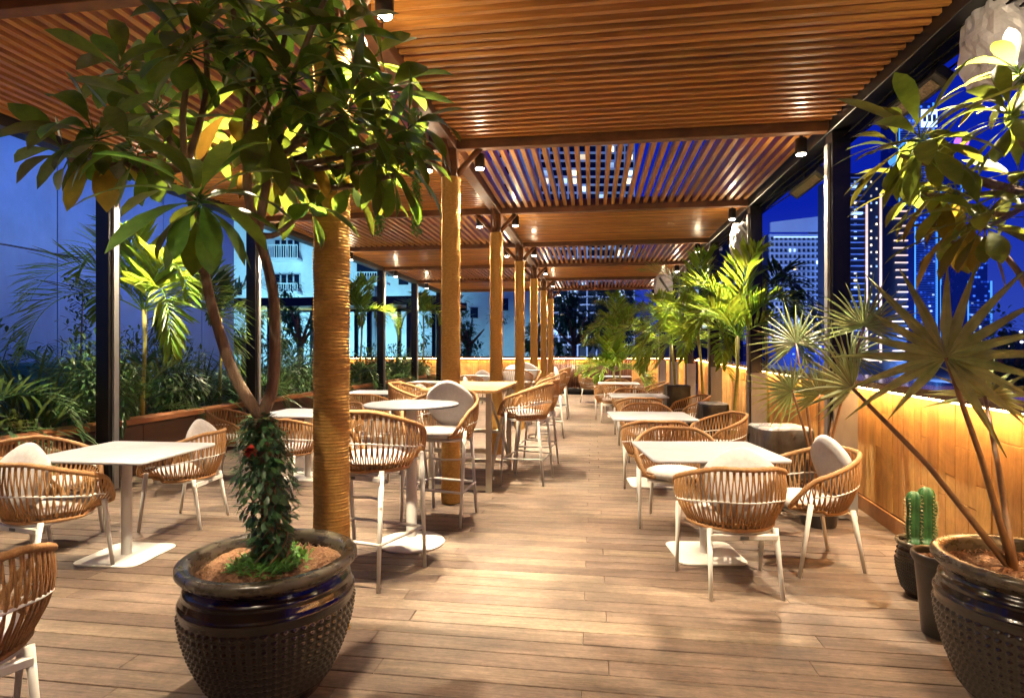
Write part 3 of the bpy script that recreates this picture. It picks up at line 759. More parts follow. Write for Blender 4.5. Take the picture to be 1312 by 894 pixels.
# left plumeria
tree = thing('plumeria_tree', 'plumeria tree with dark whorled leaves and vine-wrapped trunk in the near left pot', 'tree', (0, 0, 0))
r = random.Random(11)
trunk = MB(); base = Vector((PX, PY + .02, .5))
fork = at(334, 535, 2.5)
trunk.tube([base, base.lerp(fork, .5) + Vector((.012, 0, 0)), fork], [.042, .036, .034], 12, c=.5)
A1 = at(262, 350, 2.42); A2 = at(238, 215, 2.4); B1 = at(352, 400, 2.52); B2 = at(330, 300, 2.5); B3 = at(316, 200, 2.45); B4 = at(345, 215, 2.55)
def limb(pts, r0, r1):
    # smooth the polyline
    P = [Vector(p) for p in pts]; out = []
    for i in range(len(P) - 1):
        p0 = P[max(0, i - 1)]; p1 = P[i]; p2 = P[i + 1]; p3 = P[min(len(P) - 1, i + 2)]
        for k in range(5):
            t = k / 5; out.append(.5 * ((2 * p1) + (p2 - p0) * t + (2 * p0 - 5 * p1 + 4 * p2 - p3) * t * t + (3 * p1 - p0 - 3 * p2 + p3) * t ** 3))
    out.append(P[-1]); n = len(out)
    trunk.tube(out, [r0 + (r1 - r0) * i / (n - 1) for i in range(n)], 9, c=.5)
    return out[-1] - out[-3]
limb([fork, at(300, 480, 2.46), at(275, 405, 2.44), A1], .026, .019)
limb([fork, at(350, 490, 2.52), B1, at(345, 350, 2.52), B2], .027, .020)
limb([A1, at(250, 280, 2.4), A2], .022, .018)
limb([B2, at(318, 250, 2.48), B3], .02, .017); limb([B2, at(338, 255, 2.54), B4], .021, .017)
wl = [  # px, py, depth, from node, leaf length, count
 (255, 268, 2.12, A1, .28, 28), (128, 185, 2.35, A2, .25, 20), (205, 150, 2.6, A2, .24, 16), (160, 100, 2.7, A2, .22, 16), (245, 78, 2.3, A2, .24, 18),
 (262, 28, 2.35, A2, .24, 18), (180, 205, 2.3, A2, .22, 13), (330, 62, 2.35, B3, .26, 18), (372, 118, 2.3, B4, .26, 20), (425, 60, 2.5, B4, .25, 16),
 (440, 150, 2.35, B4, .26, 20), (492, 130, 2.6, B4, .24, 15), (480, 205, 2.5, B4, .25, 18), (400, 200, 2.6, B4, .24, 16), (345, 170, 2.3, B3, .25, 15), (370, 15, 2.6, B3, .24, 15),
 (515, 175, 2.45, B4, .20, 12), (290, -30, 2.5, B3, .24, 14), (425, -20, 2.4, B4, .24, 14), (352, 225, 2.75, B4, .24, 14), (250, 180, 2.75, A2, .22, 12), (395, 265, 2.7, B2, .20, 9), (505, 225, 2.6, B4, .22, 14), (450, 235, 2.75, B4, .22, 12), (90, 205, 2.45, A2, .17, 10), (470, 90, 2.7, B4, .22, 12)]
lf = MB(); old = MB()
for n, (px, py, t_, node, L_, cnt) in enumerate(wl):
    c = at(px, py, t_); mid = node.lerp(c, .5) + Vector((r.uniform(-.04, .04), r.uniform(-.04, .04), r.uniform(-.08, .02)))
    limb([node, mid, c], .015, .010)
    ax = (c - mid).normalized() * .7 + Vector((0, 0, .7))
    whorl(lf, c, ax, int(cnt * 1.0) + 1, L_ * (1.0 if px < 190 else 1.12), .082, r, (.35, 1.7), (-58, 62))
for (px, py, t_) in ((128, 205, 2.33), (300, 150, 2.55), (395, 205, 2.6), (345, 200, 2.6)):
    whorl(old, at(px, py, t_), Vector((0, 0, 1)), 4, .22, .08, r, (.8, 1.6), (-60, -20))
trunk.build('trunk', M['bark'], tree); lf.build('foliage', M['leaf'], tree); old.build('yellowed_leaves', M['leafold'], tree)
# vine round the trunk
vine = thing('climbing_vine', 'dark leafy vine with a red flower round the trunk in the near left pot', 'vine', (0, 0, 0))
b = MB(); st = MB()
for s in range(7):
    pts = []
    for k in range(40):
        u = k / 39; a = s * .9 + u * 9; p = base.lerp(fork, u); rr = .05 + .03 * (1 - u)
        pts.append(p + Vector((math.cos(a) * rr, math.sin(a) * rr, 0)))
    st.tube(pts, .004, 4)
for k in range(1500):
    u = r.random() ** .8; p = base.lerp(fork, u * 1.0) + Vector((0, 0, .01)); a = r.uniform(0, 6.283)
    wide = .055 + .065 * math.sin(math.pi * min(1, (1 - u) * 1.15)) ** 1
    q = wide * r.random() ** .45
    p = p + Vector((math.cos(a) * q, math.sin(a) * q, 0)); d = Vector((math.cos(a) * .7, math.sin(a) * .7, r.uniform(-1.3, .7)))
    leaf_blade(b, p, d, Vector((0, 0, 1)), r.uniform(.028, .058), r.uniform(.014, .026), .5, r.random(), .2, 3)
b.build('leaves', M['ivy'], vine); st.build('stem', M['petiole'], vine)
fb = MB(); fc_ = at(322, 578, 2.36)
for k in range(26):
    d = Vector((r.uniform(-1, 1), r.uniform(-1, .2), r.uniform(-1, 1))); leaf_blade(fb, fc_, d, Vector((0, 0, 1)), .03, .022, .3, r.random(), .4, 3)
fb.build('flower', M['red'], vine)
gc = MB()
for k in range(420):
    a = r.uniform(0, 6.283); q = .04 + .12 * r.random() ** .7; p = Vector((PX + math.cos(a) * q, PY + math.sin(a) * q, .53)); d = Vector((r.uniform(-1, 1), r.uniform(-1, 1), r.uniform(.4, 1.5)))
    leaf_blade(gc, p, d, Vector((0, 0, 1)), r.uniform(.03, .06), .016, .8, r.random(), .2, 3)
tag(gc.build('ground_cover_plant', M['bright']), 'bright green low plant at the foot of the vine-clad trunk', 'plant')
# right plumeria (rises from the large right pot)
tree2 = thing('plumeria_tree', 'olive-leaved plumeria tree reaching in from the right edge', 'tree', (0, 0, 0))
trunk = MB(); lf = MB(); old = MB(); r = random.Random(5)
b0 = Vector((QX + .16, QY - .02, .55)); n1 = at(1345, 430, 2.42); n2 = at(1330, 250, 2.4); n3 = at(1345, 120, 2.45)
trunk.tube([b0, n1, n2, n3], [.035, .03, .024, .016], 10, c=.5)
for (px, py, t_, node, L_, cnt, mids) in (
   (1185, 190, 2.25, n2, .26, 22, (1250, 232)), (1232, 262, 2.5, n2, .22, 14, (1290, 275)), (1300, 160, 2.3, n3, .24, 18, (1320, 190)), (1262, 292, 2.2, n2, .20, 14, (1300, 272)),
   (1180, 250, 2.6, n2, .2, 12, (1250, 250)), (1310, 105, 2.5, n3, .22, 16, (1335, 130)), (1155, 200, 2.4, n2, .18, 8, (1220, 220)), (1215, 310, 2.55, n1, .2, 10, (1290, 330)), (1310, 240, 2.6, n2, .22, 12, (1320, 260))):
    c = at(px, py, t_); limb([node, at(mids[0], mids[1], (t_ + 2.4) / 2), c], .014, .009)
    whorl(lf, c, Vector((-.35, -.1, .8)), cnt + 3, L_ * 1.15, .066, r, (.3, 1.2), (-50, 55))
whorl(old, at(1215, 250, 2.45), Vector((0, 0, 1)), 5, .26, .06, r, (.9, 1.6), (-70, -20)); whorl(old, at(1240, 290, 2.3), Vector((0, 0, 1)), 4, .24, .07, r, (.9, 1.6), (-80, -30))
trunk.build('trunk', M['bark'], tree2); lf.build('foliage', M['leafr'], tree2); old.build('yellowed_leaves', M['leafold'], tree2)
# fan palms
def fan_leaf(hub, normal, axis, L, n, spread, parent, r, W=.05, m='fan', fused=.30):
    """palmate leaf: axis = middle direction, normal = face direction"""
    b = MB(); normal = normal.normalized(); axis = (axis - normal * axis.dot(normal)).normalized(); sd = normal.cross(axis)
    for k in range(n):
        a = R(-spread / 2 + spread * k / (n - 1) + r.uniform(-2, 2)); d = axis * math.cos(a) + sd * math.sin(a)
        l = L * r.uniform(.8, 1.12) * (1 - .25 * abs(a) / R(spread / 2)); t = d.cross(normal)
        droop = r.uniform(.0, .12); rows = []
        ns = 7
        for q in range(ns + 1):
            u = q / ns; w_ = W * .5 * min(1, (u + .02) / fused) * (1 if u < fused else max(.03, 1 - (u - fused) / (1 - fused)) ** .85)
            p = hub + d * l * u + normal * (-.10 * l * u * u * r.uniform(.8, 1.2)) + Vector((0, 0, -droop * l * u ** 2.5)); fo = w_ * .55 * (1)
            rows.append([p - t * w_, p + normal * fo, p + t * w_])
        b.grid(rows, r.random(), False)
    b.build('leaf_fan', M[m], parent)
def fan_palm(label, base, leaves, r, m='fan'):
    t = thing('fan_palm', label, 'palm', (0, 0, 0))
    for (hub, normal, axis, L, n, spread) in leaves:
        b = MB(); mid = base.lerp(hub, .5) + Vector((0, 0, .04))
        b.tube([base, base.lerp(mid, .5), mid, mid.lerp(hub, .6), hub], [.016, .013, .011, .010, .008], 7, c=.5); b.build('petiole', M['petiole'], t)
        fan_leaf(hub, normal, axis, L, n, spread, t, r, W=.48 * L * math.sin(R(spread / n / 2)) + .008, m=m)
    return t
r = random.Random(21)
def toc(p): return (Vector((0, 0, HC)) - p).normalized()
hA = at(1212, 458, 2.35); hB = at(1092, 497, 2.7); hC = at(1262, 508, 2.75); hD = at(1330, 470, 2.2)
fan_palm('grey-green fan palm with long spiky leaves in the large right pot', Vector((QX - .06, QY + .0, .55)),
  [(hA, toc(hA) + Vector((-.2, 0, .25)), Vector((.1, 0, 1)), .52, 18, 290), (hB, toc(hB) + Vector((.9, .1, .2)), Vector((-.8, 0, .75)), .40, 16, 160), (hC, toc(hC) + Vector((.1, 0, .8)), Vector((.3, .2, .8)), .34, 15, 230)], r)
h1 = at(1107, 418, 4.75); h2 = at(1050, 505, 4.9); h3 = at(1020, 440, 5.1); h4 = at(1088, 455, 5.2); h5 = at(1015, 500, 4.8)
fan_palm('tall thin-stemmed fan palm in the squat grey pot', Vector((1.86, 5.12, .31)),
  [(h1, toc(h1), Vector((.1, 0, 1)), .50, 26, 230), (h2, toc(h2), Vector((-.5, 0, 1)), .46, 24, 220), (h3, toc(h3) + Vector((0, 0, .4)), Vector((-.3, 0, 1)), .48, 24, 240), (h4, toc(h4), Vector((.6, 0, .8)), .4, 20, 220), (h5, toc(h5), Vector((-.9, 0, .3)), .42, 20, 200)], r)
# areca palms
def frond(parent, base, az, el, L, droop, r, m='palm', ll=.30, n=27, W=.034):
    b = MB(); d = Vector((math.cos(az) * math.cos(el), math.sin(az) * math.cos(el), math.sin(el))); p = Vector(base); pts = [p.copy()]; ds = [d.copy()]
    N = 20
    for k in range(N):
        d = (d + Vector((0, 0, -droop * (k + 3) / N / 9))).normalized(); p = p + d * L / N; pts.append(p.copy()); ds.append(d.copy())
    b.tube(pts, [.009 - .007 * i / N for i in range(N + 1)], 5, c=.8)
    for k in range(n):
        u = .16 + .84 * k / (n - 1); i = min(N - 1, int(u * N)); f = u * N - i; q = pts[i].lerp(pts[min(N, i + 1)], f); dd = ds[i]
        sd = dd.cross(Vector((0, 0, 1))).normalized(); nn = sd.cross(dd).normalized()
        l = ll * (.5 + .8 * math.sin(math.pi * min(1, u * .85 + .12)))
        for s in (-1, 1):
            a = R(48 - 28 * u + r.uniform(-6, 6)); v = dd * math.cos(a) + sd * s * math.sin(a) + nn * .35
            leaf_blade(b, q, v, nn, l * r.uniform(.85, 1.1), W, r.uniform(.05, .7), r.random(), .3, 4)
    return b.build('frond', M[m], parent)
def areca(label, base, top, nf, L, r, m='palm', ll=.30, canes=1, els=(25, 78), group=None, az0=0, dr=2.2, W=.042):
    t = thing('areca_palm', label, 'palm', (0, 0, 0), 0, group)
    base = Vector(base); top = Vector(top)
    for cn in range(canes):
        o = Vector((r.uniform(-.07, .07), r.uniform(-.07, .07), 0)) if canes > 1 else Vector()
        o2 = Vector((r.uniform(-.2, .2), r.uniform(-.2, .2), r.uniform(-.3, .1))) if canes > 1 else Vector()
        b = MB(); b.tube([base + o, (base + o).lerp(top + o2, .33) , (base + o).lerp(top + o2, .67) + Vector((.02, 0, 0)), top + o2], [.032, .024, .022, .028] if canes == 1 else [.02, .016, .015, .016], 9, c=.5)
        b.build('cane', M['cane'], t)
        for k in range(nf):
            az = az0 + k * 2 * math.pi / nf + r.uniform(-.3, .3) + cn; el = R(els[0] + (els[1] - els[0]) * ((k * 37) % nf) / max(1, nf - 1))
            frond(t, top + o2 + Vector((0, 0, -.03)), az, el, L * r.uniform(.8, 1.1), dr * r.uniform(.8, 1.2), r, m, ll, W=W)
    return t
r = random.Random(33)
areca('bright lime areca palm lit beside the nearest left post', (-5.45, 6.35, .55), (-5.42, 6.35, 1.95), 11, 1.5, r, ll=.42, az0=.3)
areca('slender areca palm in the planter right of the nearest rope column', (-5.5, 13.1, .55), (-5.45, 13.1, 2.35), 9, 1.2, r, ll=.33)
areca('lime palm in the planter beside the second rope column', (-5.5, 18.3, .55), (-5.5, 18.3, 2.6), 8, 1.3, r, ll=.36)
areca('dark areca palm between the first two left posts', (-5.7, 8.2, .55), (-5.7, 8.2, 2.0), 8, 1.2, r, m='palmdark', ll=.33)
p1 = at(938, 585, 6.9); p1.z = .0
def base_at(px, t): p = at(px, 449, t); p.z = .02; return p
areca('yellow-caned areca palm between the second and third right posts', base_at(938, 7.6), at(945, 430, 7.6), 11, 1.25, r, ll=.34, els=(15, 80), dr=1.7)
areca('leafy areca palm with drooping fronds by the third right post', base_at(905, 9.4), at(893, 420, 9.4), 11, 1.3, r, ll=.35, els=(10, 80), dr=1.7)
areca('clumped areca palm leaning over the right tables', base_at(868, 10.6), at(860, 440, 10.6), 10, 1.2, r, ll=.35, els=(10, 75), dr=1.7)
areca('dark high palm against the white slab tower', base_at(985, 8.6), at(978, 375, 8.6), 8, 1.2, r, m='palmdark', ll=.36, els=(5, 60))
areca('far areca palm before the dark end wall', base_at(795, 15.5), at(793, 425, 15.5), 11, 1.2, r, ll=.36, els=(20, 80), dr=1.7)
areca('small bushy palm standing over the fourth right table', base_at(786, 14.3), at(786, 475, 14.3), 15, 1.1, r, ll=.38, els=(20, 85), dr=1.5)
# shrubs in the left planter
def shrub(label, x, y, kind, r, s=1.0, m='palmdark'):
    t = thing('shrub', label, 'shrub', (x, y, .55), 0, 'shrubs filling the left planter'); b = MB()
    if kind == 'spiky':
        for k in range(150):
            az = r.uniform(0, 6.283); el = R(r.uniform(15, 85)); d = Vector((math.cos(az) * math.cos(el), math.sin(az) * math.cos(el), math.sin(el)))
            leaf_blade(b, Vector((r.uniform(-.15, .15), r.uniform(-.15, .15), 0)), d, Vector((0, 0, 1)), s * r.uniform(.5, .95), .028, r.uniform(.5, 1.9), r.random(), .3, 5)
    elif kind == 'frondy':
        for k in range(9):
            fr = frond(t, (0, 0, .05), k * .7 + r.random(), R(r.uniform(25, 75)), s * r.uniform(.8, 1.1), 2.4, r, m, .25, 26)
        b.tube([(0, 0, -.02), (0, 0, .15)], .03, 6)
    else:
        for q in range(16): b.tube([(0, 0, 0), (r.uniform(-.35, .35) * s, r.uniform(-.35, .35) * s, r.uniform(.3, .8) * s)], [.01, .004], 4, c=.1)
        for k in range(900):
            d = Vector((r.gauss(0, 1), r.gauss(0, 1), r.gauss(0, 1))).normalized(); q = (r.random() ** .4)
            p = Vector((d.x * .42 * s * q, d.y * .42 * s * q, .42 * s + d.z * .42 * s * q))
            leaf_blade(b, p, d + Vector((r.uniform(-.6, .6), r.uniform(-.6, .6), r.uniform(-.8, .4))), Vector((0, 0, 1)), r.uniform(.07, .12), .035, .6, r.random(), .2, 3)
    b.build('foliage', M[m], t)
kinds = ['frondy', 'leafy', 'spiky', 'frondy', 'spiky', 'leafy']
lbs = {'frondy': 'feathery dark palm shrub', 'leafy': 'round small-leaved dark shrub', 'spiky': 'spiky long-bladed shrub'}
n = 0; y = 2.2
while y < 19:
    k = kinds[n % 6]; r2 = random.Random(n + 100)
    rel = {0: 'nearest the camera', 1: 'nearest the camera'}.get(n)
    where = f'{ordn(n % 8)} of the ' + ('near', 'middle', 'far')[min(2, n // 8)] + ' stretch'
    shrub(f'{lbs[k]} in the left planter front row, {where}', -5.75 + r2.uniform(-.1, .15), y, k, r2, 1.1 if k == 'spiky' else 1.3)
    y += .72; n += 1
n = 0; y = 2.8
while y < 13.5:
    k = kinds[(n + 2) % 6]; r2 = random.Random(n + 200)
    shrub(f'{lbs[k]} in the planter back row by the wall, {ordn(n % 9)} along{", far part" if n > 8 else ""}', -6.9 + r2.uniform(-.2, .2), y, k, r2, 1.5)
    y += 1.0; n += 1
# slim young tree before the wall
st_ = thing('young_tree', 'thin dark young tree standing before the blue wall', 'tree', (0, 0, 0)); tb_ = at(104, 520, 8.3); b = MB(); l2 = MB(); r = random.Random(8)
tb_.z = .55; b.tube([tb_, tb_ + Vector((0, 0, .9)), tb_ + Vector((.03, 0, 1.8))], [.02, .014, .006], 6)
for k in range(420):
    u = r.random(); p = tb_ + Vector((r.gauss(0, .08), r.gauss(0, .08), .5 + 1.4 * u)); d = Vector((r.uniform(-1, 1), r.uniform(-1, 1), r.uniform(-.5, 1)))
    leaf_blade(l2, p, d, Vector((0, 0, 1)), .09, .035, .3, r.random(), .2, 3)
b.build('trunk', M['bark'], st_); l2.build('foliage', M['ivy'], st_)
# teal covered box behind the planter
tp = at(75, 540, 8.2)
tt = thing('covered_box', 'teal covered low box behind the left planter shrubs', 'covered box', (tp.x - .3, tp.y, .56)); MB().box(-.5, .5, -.6, .6, 0, .72, c=.5, bev=.03).build('cover', M['teal'], tt)
# hanging vines
def hanging(px, py0, py1, t_, label, r):
    t = thing('hanging_vine', label, 'vine', (0, 0, 0), 0, 'vines trailing from the roof'); top = at(px, py0, t_); bot = at(px, py1, t_); b = MB(); s_ = MB()
    for q in range(5):
        o = Vector((r.uniform(-.025, .025), r.uniform(-.025, .025), 0)); e_ = top.lerp(bot, r.uniform(.7, 1)); s_.tube([Vector((top.x, top.y, 3.4)) + o, top.lerp(e_, .5) + o * 1.4, e_ + o], .0025, 4)
        for k in range(190):
            p = Vector((top.x, top.y, 3.4)).lerp(e_, r.random()) + o * 1.2; d = Vector((r.uniform(-1, 1), r.uniform(-1, 1), r.uniform(-1, .2)))
            leaf_blade(b, p, d, Vector((0, 0, 1)), .042, .015, .3, r.random(), .2, 3)
    b.build('leaves', M['bright'], t); s_.build('stem', M['petiole'], t)
r = random.Random(4)
hanging(487, 235, 303, 4.3, 'green trailing vine hanging left under the big tree crown', r); hanging(533, 235, 310, 4.6, 'longer trailing vine hanging near the second rope column', r)
# ------------------------------------------------------------------ buildings
def frame_obj(name, label, px, t_, z=-12, group=None, yaw=0):
    p = at(px, 449, t_); return thing(name, label, 'tower' if 'tower' in name else 'building', (p.x, p.y, z), YAW + R(yaw), group)
def bx(t, name, m, x0, x1, y0, y1, z0, z1): return MB().box(x0, x1, y0, y1, z0, z1, c=rnd.random() * .8 if name == 'window' else .5).build(name, m, t)
def pxz(py, t_): return (449 - py) / F * t_ + HC + 12     # height above building base
def pxx(px, c, t_): return (px - c) / F * t_
# pale apartment block, lit cyan, left of the far end
t_ = 34; cpx = 450
A = frame_obj('apartment_building', 'pale cyan-lit apartment block with balconies behind the left planter', cpx, t_)
bx(A, 'wall', M['render'], pxx(255, cpx, t_), pxx(475, cpx, t_), 0, 8, 0, pxz(180, t_))
bx(A, 'wall', M['render'], pxx(475.5, cpx, t_), pxx(700, cpx, t_), 1.2, 9, 0, pxz(250, t_))
bx(A, 'recess', M['glassdark'], pxx(458, cpx, t_), pxx(505, cpx, t_), -.15, -.01, pxz(354, t_), pxz(332, t_))
for (x0, x1, ya, yb) in ((352, 385, 308, 330), (352, 385, 352, 370), (304, 312, 362, 378), (352, 385, 262, 284), (505, 520, 345, 362), (600, 612, 392, 406), (640, 652, 380, 396), (560, 575, 388, 402), (636, 650, 345, 360), (352, 385, 398, 412)):
    off = 1.2 if x0 > 475 else 0
    f = bx(A, 'window', M['glassdark'], pxx(x0, cpx, t_), pxx(x1, cpx, t_), off - .06, off - .01, pxz(yb, t_), pxz(ya, t_))
    b = MB(); n = max(1, int((x1 - x0) / 8))
    for k in range(n + 1):
        x = pxx(x0 + (x1 - x0) * k / n, cpx, t_); b.box(x - .04, x + .04, off - .11, off - .065, pxz(yb, t_), pxz(ya, t_), c=.5)
    b.build('frame', M['render'], f)
for (x0, x1, ya, yb) in ((348, 388, 318, 336), (348, 388, 366, 378), (456, 500, 352, 366), (348, 388, 272, 288)):
    b = MB(); b.box(pxx(x0, cpx, t_), pxx(x1, cpx, t_), -.9, -.01, pxz(yb, t_), pxz(yb - 3, t_), c=.5)
    n = 14
    for k in range(n + 1):
        x = pxx(x0 + (x1 - x0) * k / n, cpx, t_); b.box(x - .02, x + .02, -.9, -.86, pxz(yb - 3, t_), pxz(ya, t_), c=.5)
    b.box(pxx(x0, cpx, t_), pxx(x1, cpx, t_), -.92, -.84, pxz(ya, t_), pxz(ya - 1.2, t_), c=.5)
    b.build('balcony', M['render'], A)
def fill_spot(px, py, t_, energy, col, target, size=6):  # unseen spot without a fixture, added to brighten the facades
    ld = bpy.data.lights.new('added_facade_fill', 'SPOT'); ld.energy = energy; ld.color = col; ld.spot_size = R(110); ld.spot_blend = .8; ld.shadow_soft_size = size
    o = bpy.data.objects.new('added_facade_fill', ld); C.objects.link(o); o.location = at(px, py, t_); o.rotation_euler = (Vector(target) - o.location).to_track_quat('-Z', 'Y').to_euler()
fill_spot(330, 560, 23, 6000, (.30, .78, 1), at(400, 330, 34), 1)
fill_spot(600, 760, 22, 3600, (.30, .78, 1), at(600, 330, 36), 2)
# dark block behind the far counter with trees
t_ = 60; cpx = 770
Bk = frame_obj('office_building', 'dark office block with pale floor bands behind the far end', cpx, t_)
bx(Bk, 'wall', M['darkrender'], pxx(690, cpx, t_), pxx(812, cpx, t_), 0, 12, 0, pxz(170, t_))
r = random.Random(9)
cnt = 0; stuff = MB()
for i in range(26):
    ytop = 178 + i * 10.2
    for j in range(10):
        x0 = 693 + j * 12; ra = r.random()
        args = (pxx(x0 + 1.5, cpx, t_), pxx(x0 + 9.5, cpx, t_), -.06, -.01, pxz(ytop + 7, t_), pxz(ytop, t_))
        if ra < .12 and cnt < 60: bx(Bk, 'window', M['wincool'] if ra < .08 else M['winwarm'], *args); cnt += 1
        else: stuff.box(*args, c=.5)
o = stuff.build('window', M['glassdark'], Bk); o['kind'] = 'stuff'
for i in range(27):
    ytop = 175.5 + i * 10.2; bx(Bk, 'floor_slab', M['tower'], pxx(690, cpx, t_), pxx(812.5, cpx, t_), -.35, -.07, pxz(ytop + 1.8, t_), pxz(ytop, t_))
b = MB()
for j in range(11): b.box(pxx(691.5 + j * 12, cpx, t_) - .07, pxx(691.5 + j * 12, cpx, t_) + .07, -.40, -.36, 0, pxz(172, t_), c=.5)
b.build('mullions', M['tower'], Bk)
fill_spot(760, 640, 36, 7000, (.35, .55, 1), at(760, 150, 60), 2)
t_ = 75; cpx = 655
B2_ = frame_obj('apartment_building', 'pale plain block seen through the open slats beside the window grid', cpx, t_)
bx(B2_, 'wall', M['render'], pxx(630, cpx, t_), pxx(686, cpx, t_), 0, 10, 0, pxz(150, t_))
for k in range(12): bx(B2_, 'window', M['glassdark'], pxx(640, cpx, t_), pxx(652, cpx, t_), -.06, -.01, pxz(180 + k * 22, t_), pxz(170 + k * 22, t_))
fill_spot(640, 560, 45, 8000, (.5, .7, 1), at(655, 250, 75), 2)
# white slab hotel tower
t_ = 350; cpx = 1025
H = frame_obj('hotel_tower', 'white banded hotel tower with a slanted crown seen between the right posts', cpx, t_)
bx(H, 'wall', M['darkrender'], pxx(985, cpx, t_), pxx(1060, cpx, t_), 0, 25, 0, pxz(300, t_))
for i in range(24): bx(H, 'floor_slab', M['tower'], pxx(984, cpx, t_), pxx(1056, cpx, t_), -2.2, -.02, pxz(301 + i * 7.6 + 2.6, t_), pxz(301 + i * 7.6, t_))
b = MB()
for j in range(13): b.box(pxx(985.5 + j * 5.8, cpx, t_) - .3, pxx(985.5 + j * 5.8, cpx, t_) + .3, -1.5, -.04, 0, pxz(303, t_), c=.5)
b.build('balcony_walls', M['tower'], H)
bx(H, 'side_fin', M['tower'], pxx(1057, cpx, t_), pxx(1068, cpx, t_), -2.4, 20, 0, pxz(283, t_))
b = MB(); b.v = []; P = [(985, 298), (985, 286), (1068, 276), (1068, 281), (1056, 298)]
for y in (-2.6, -1.0): 
    for (a, c) in P: b.v.append(Vector((pxx(a, cpx, t_), y, pxz(c, t_))))
b.face((0, 1, 2, 3, 4)[::-1], .5); b.face((5, 6, 7, 8, 9), .5)
for k in range(5): b.face((k, (k + 1) % 5, 5 + (k + 1) % 5, 5 + k), .5)
b.build('crown', M['tower'], H)
for k in range(22):
    i = r.randrange(22); j = r.randrange(12); bx(H, 'window', M['wincool'] if k % 3 else M['winwarm'], pxx(986.5 + j * 5.8, cpx, t_), pxx(990 + j * 5.8, cpx, t_), -.4, -.06, pxz(303.8 + i * 7.6 + 4, t_), pxz(303.8 + i * 7.6, t_))
bx(H, 'lit_row', M['wincool'], pxx(990, cpx, t_), pxx(1054, cpx, t_), -1.6, -1.2, pxz(303, t_) - 1.0, pxz(301.3, t_) - .9)
fill_spot(1000, 470, 230, 850000, (.30, .48, 1), at(1025, 350, 350), 10)
# dark tower with vertical light lines
t_ = 260; cpx = 1130
D1 = frame_obj('residential_tower', 'dark curved tower with two glowing vertical lines beyond the right post', cpx, t_)
bx(D1, 'wall', M['darkrender'], pxx(1078, cpx, t_), pxx(1132, cpx, t_), 0, 20, 0, pxz(222, t_)); bx(D1, 'wall', M['darkrender'], pxx(1132.5, cpx, t_), pxx(1168, cpx, t_), 3, 22, 0, pxz(262, t_))
for px in (1110, 1128): bx(D1, 'light_line', M['stripewarm'], pxx(px - 1.2, cpx, t_), pxx(px + 1.2, cpx, t_), -.5, -.1, 8, pxz(262 if px == 1110 else 248, t_))
for (x0, x1, y_) in ((1088, 1108, 240), (1088, 1103, 274)):
    b = MB(); b.box(pxx(x0, cpx, t_), pxx(x1, cpx, t_), -1.6, -.2, -.5, .5, Matrix.Translation((0, 0, pxz(y_, t_))) @ T(0, 0, 0), .5); b.build('light_band', M['wincool'], D1)
for i in range(30): bx(D1, 'floor_slab', M['blueslab'], pxx(1078, cpx, t_), pxx(1106, cpx, t_), -1.4, -.4, pxz(228 + i * 7.5 + 1.1, t_), pxz(228 + i * 7.5, t_))
for i in range(24):
    for px in (1094, 1115, 1122):
        if r.random() < .62: bx(D1, 'window', M['winwarm'] if r.random() < .6 else M['wincool'], pxx(px, cpx, t_), pxx(px + (3.4 if px == 1094 else 1.8), cpx, t_), -.3, -.05, pxz(232 + i * 9 + 2.5, t_), pxz(232 + i * 9, t_))
for i in range(20): 
    ln = r.uniform(.5, 1); bx(D1, 'light_band', M['stripewarm'], pxx(1168 - 20 * ln, cpx, t_), pxx(1168, cpx, t_), 2.2, 2.9, pxz(268 + i * 9.5 + 1.6, t_), pxz(268 + i * 9.5, t_))
bx(D1, 'podium', M['winwarm'], pxx(1092, cpx, t_), pxx(1180, cpx, t_), -8, -7, pxz(462, t_), pxz(455, t_))
